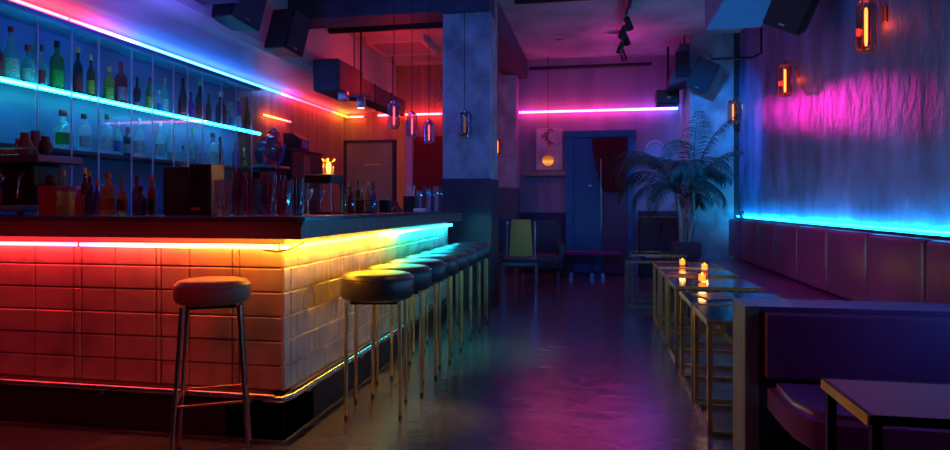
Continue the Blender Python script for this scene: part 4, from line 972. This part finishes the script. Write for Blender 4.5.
# ================================================================ LAMPS, MOST OF THEM ADDED UNSEEN FILLS
def lamp(kind, name, loc, target, energy, col, size=.2, **kw):
    l = bpy.data.lights.new(name, kind); l.energy = energy; l.color = col
    if kind == 'AREA': l.shape = 'RECTANGLE'; l.size = size; l.size_y = kw.get('size_y', size); l.spread = kw.get('spread', PI)
    else: l.shadow_soft_size = min(size, .02) if kind == 'POINT' else size
    if kind == 'SPOT': l.spot_size = kw.get('angle', 1); l.spot_blend = kw.get('blend', .6)
    o = bpy.data.objects.new(name, l); C.objects.link(o); o.location = loc
    o.rotation_euler = (Vector(target)-Vector(loc)).to_track_quat('-Z', 'Y').to_euler(); return o
for yy, zz_, en in ((9.1, 2.39, 30), (8.6, 2.34, 70), (7.9, 2.25, 180), (7.0, 2.14, 430), (5.9, 2.03, 700)):
    tg = (2.08, yy, zz_); an = .56/math.hypot(.86, 9.95-yy)
    lamp('SPOT', 'wall_spot', (1.22, 9.95, 2.68), tg, en, (1, .015, .5), .05, angle=an, blend=1)
lamp('SPOT', 'rose_right_fill', (.9, .9, 3.3), (1.3, 2.5, .5), 20, (1, .02, .2), .1, angle=.8, blend=1)  # added unseen rose lamp to lift the near table and divider
lamp('SPOT', 'red_left_fill', (-1.6, -.3, 2.9), (-2.9, 3.1, .6), 90, (1, .01, .015), .2, angle=.95, blend=.9)  # added red fill from an unseen lamp, for bar front and floor
lamp('POINT', 'track_glow', (.36, 10.0, 3.30), (0, 0, 0), 7, (1, .03, .5), .1)
lamp('SPOT', 'blue_front_fill', (-.2, .3, 3.4), (-.9, 9, 2.0), 420, (.01, .13, 1), .3, angle=.75, blend=.9)  # unseen blue lamp added to light the column front
lamp('SPOT', 'violet_floor_fill', (.3, 5.0, 3.6), (-.05, 3.2, 0), 80, (.13, .04, 1), .08, angle=.8, blend=1)  # added unseen spot standing in for the neon's reflection on the floor
lamp('SPOT', 'blue_pier_fill', (.2, 7.3, 3.4), (1.75, 10.3, 1.8), 700, (.01, .25, 1), .1, angle=.9, blend=.9)  # unseen blue fill to brighten the corner pier
lamp('POINT', 'red_bar_fill', (-2.9, 9.2, 3.0), (0, 0, 0), 20, (1, .02, .01), .1)  # unseen red lamp added to redden the ceiling over the bar
lamp('POINT', 'violet_bar_fill', (-3.2, 4.9, 2.5), (0, 0, 0), 34, (.16, .08, 1), .2)  # added unseen violet lamp, gives the bar glasses highlights
lamp('POINT', 'lantern_glow', tuple(tlamp.location+Vector((.02, -.08, .10))), (0, 0, 0), 6, (1, .4, .06), .02)
lamp('SPOT', 'yellow_pool_fill', (-.3, 3.9, 3.6), (-1.0, 3.55, 0), 190, (1, .55, .01), .05, angle=.26, blend=1)  # unseen spot added to make the yellow floor pool by the stools
lamp('SPOT', 'teal_pool_fill', (-.3, 5.6, 3.6), (-1.05, 5.3, 0), 170, (.01, .8, .5), .05, angle=.5, blend=1)  # unseen spot added to make the teal floor pool by the stools
lamp('SPOT', 'blue_floor_fill', (-.2, 6.6, 3.6), (-.1, 5.6, 0), 90, (.02, .16, 1), .1, angle=1.0, blend=1)  # added unseen spot to turn the middle of the floor bluer
lamp('SPOT', 'rose_bench_fill', (-.6, 5.6, 3.5), (2.0, 5.6, .8), 60, (1, .03, .6), .1, angle=1.0, blend=1)  # unseen rose fill aimed at the banquette
W = bpy.data.worlds.new('World'); S.world = W; W.use_nodes = True
W.node_tree.nodes['Background'].inputs[0].default_value = (.05, .06, .5, 1); W.node_tree.nodes['Background'].inputs[1].default_value = .012

# ================================================================ CAMERA
cd = bpy.data.cameras.new('camera'); cam = bpy.data.objects.new('camera', cd); C.objects.link(cam)
cam.location = (0, 0, H); cam.rotation_euler = (PI/2, 0, YAW)
cd.sensor_width = 36; cd.lens = F/950*36; cd.shift_y = -20/950; cd.clip_start = .05
S.camera = cam
S.view_settings.view_transform = 'Standard'; S.view_settings.look = 'None'; S.view_settings.exposure = 0; S.view_settings.gamma = 1
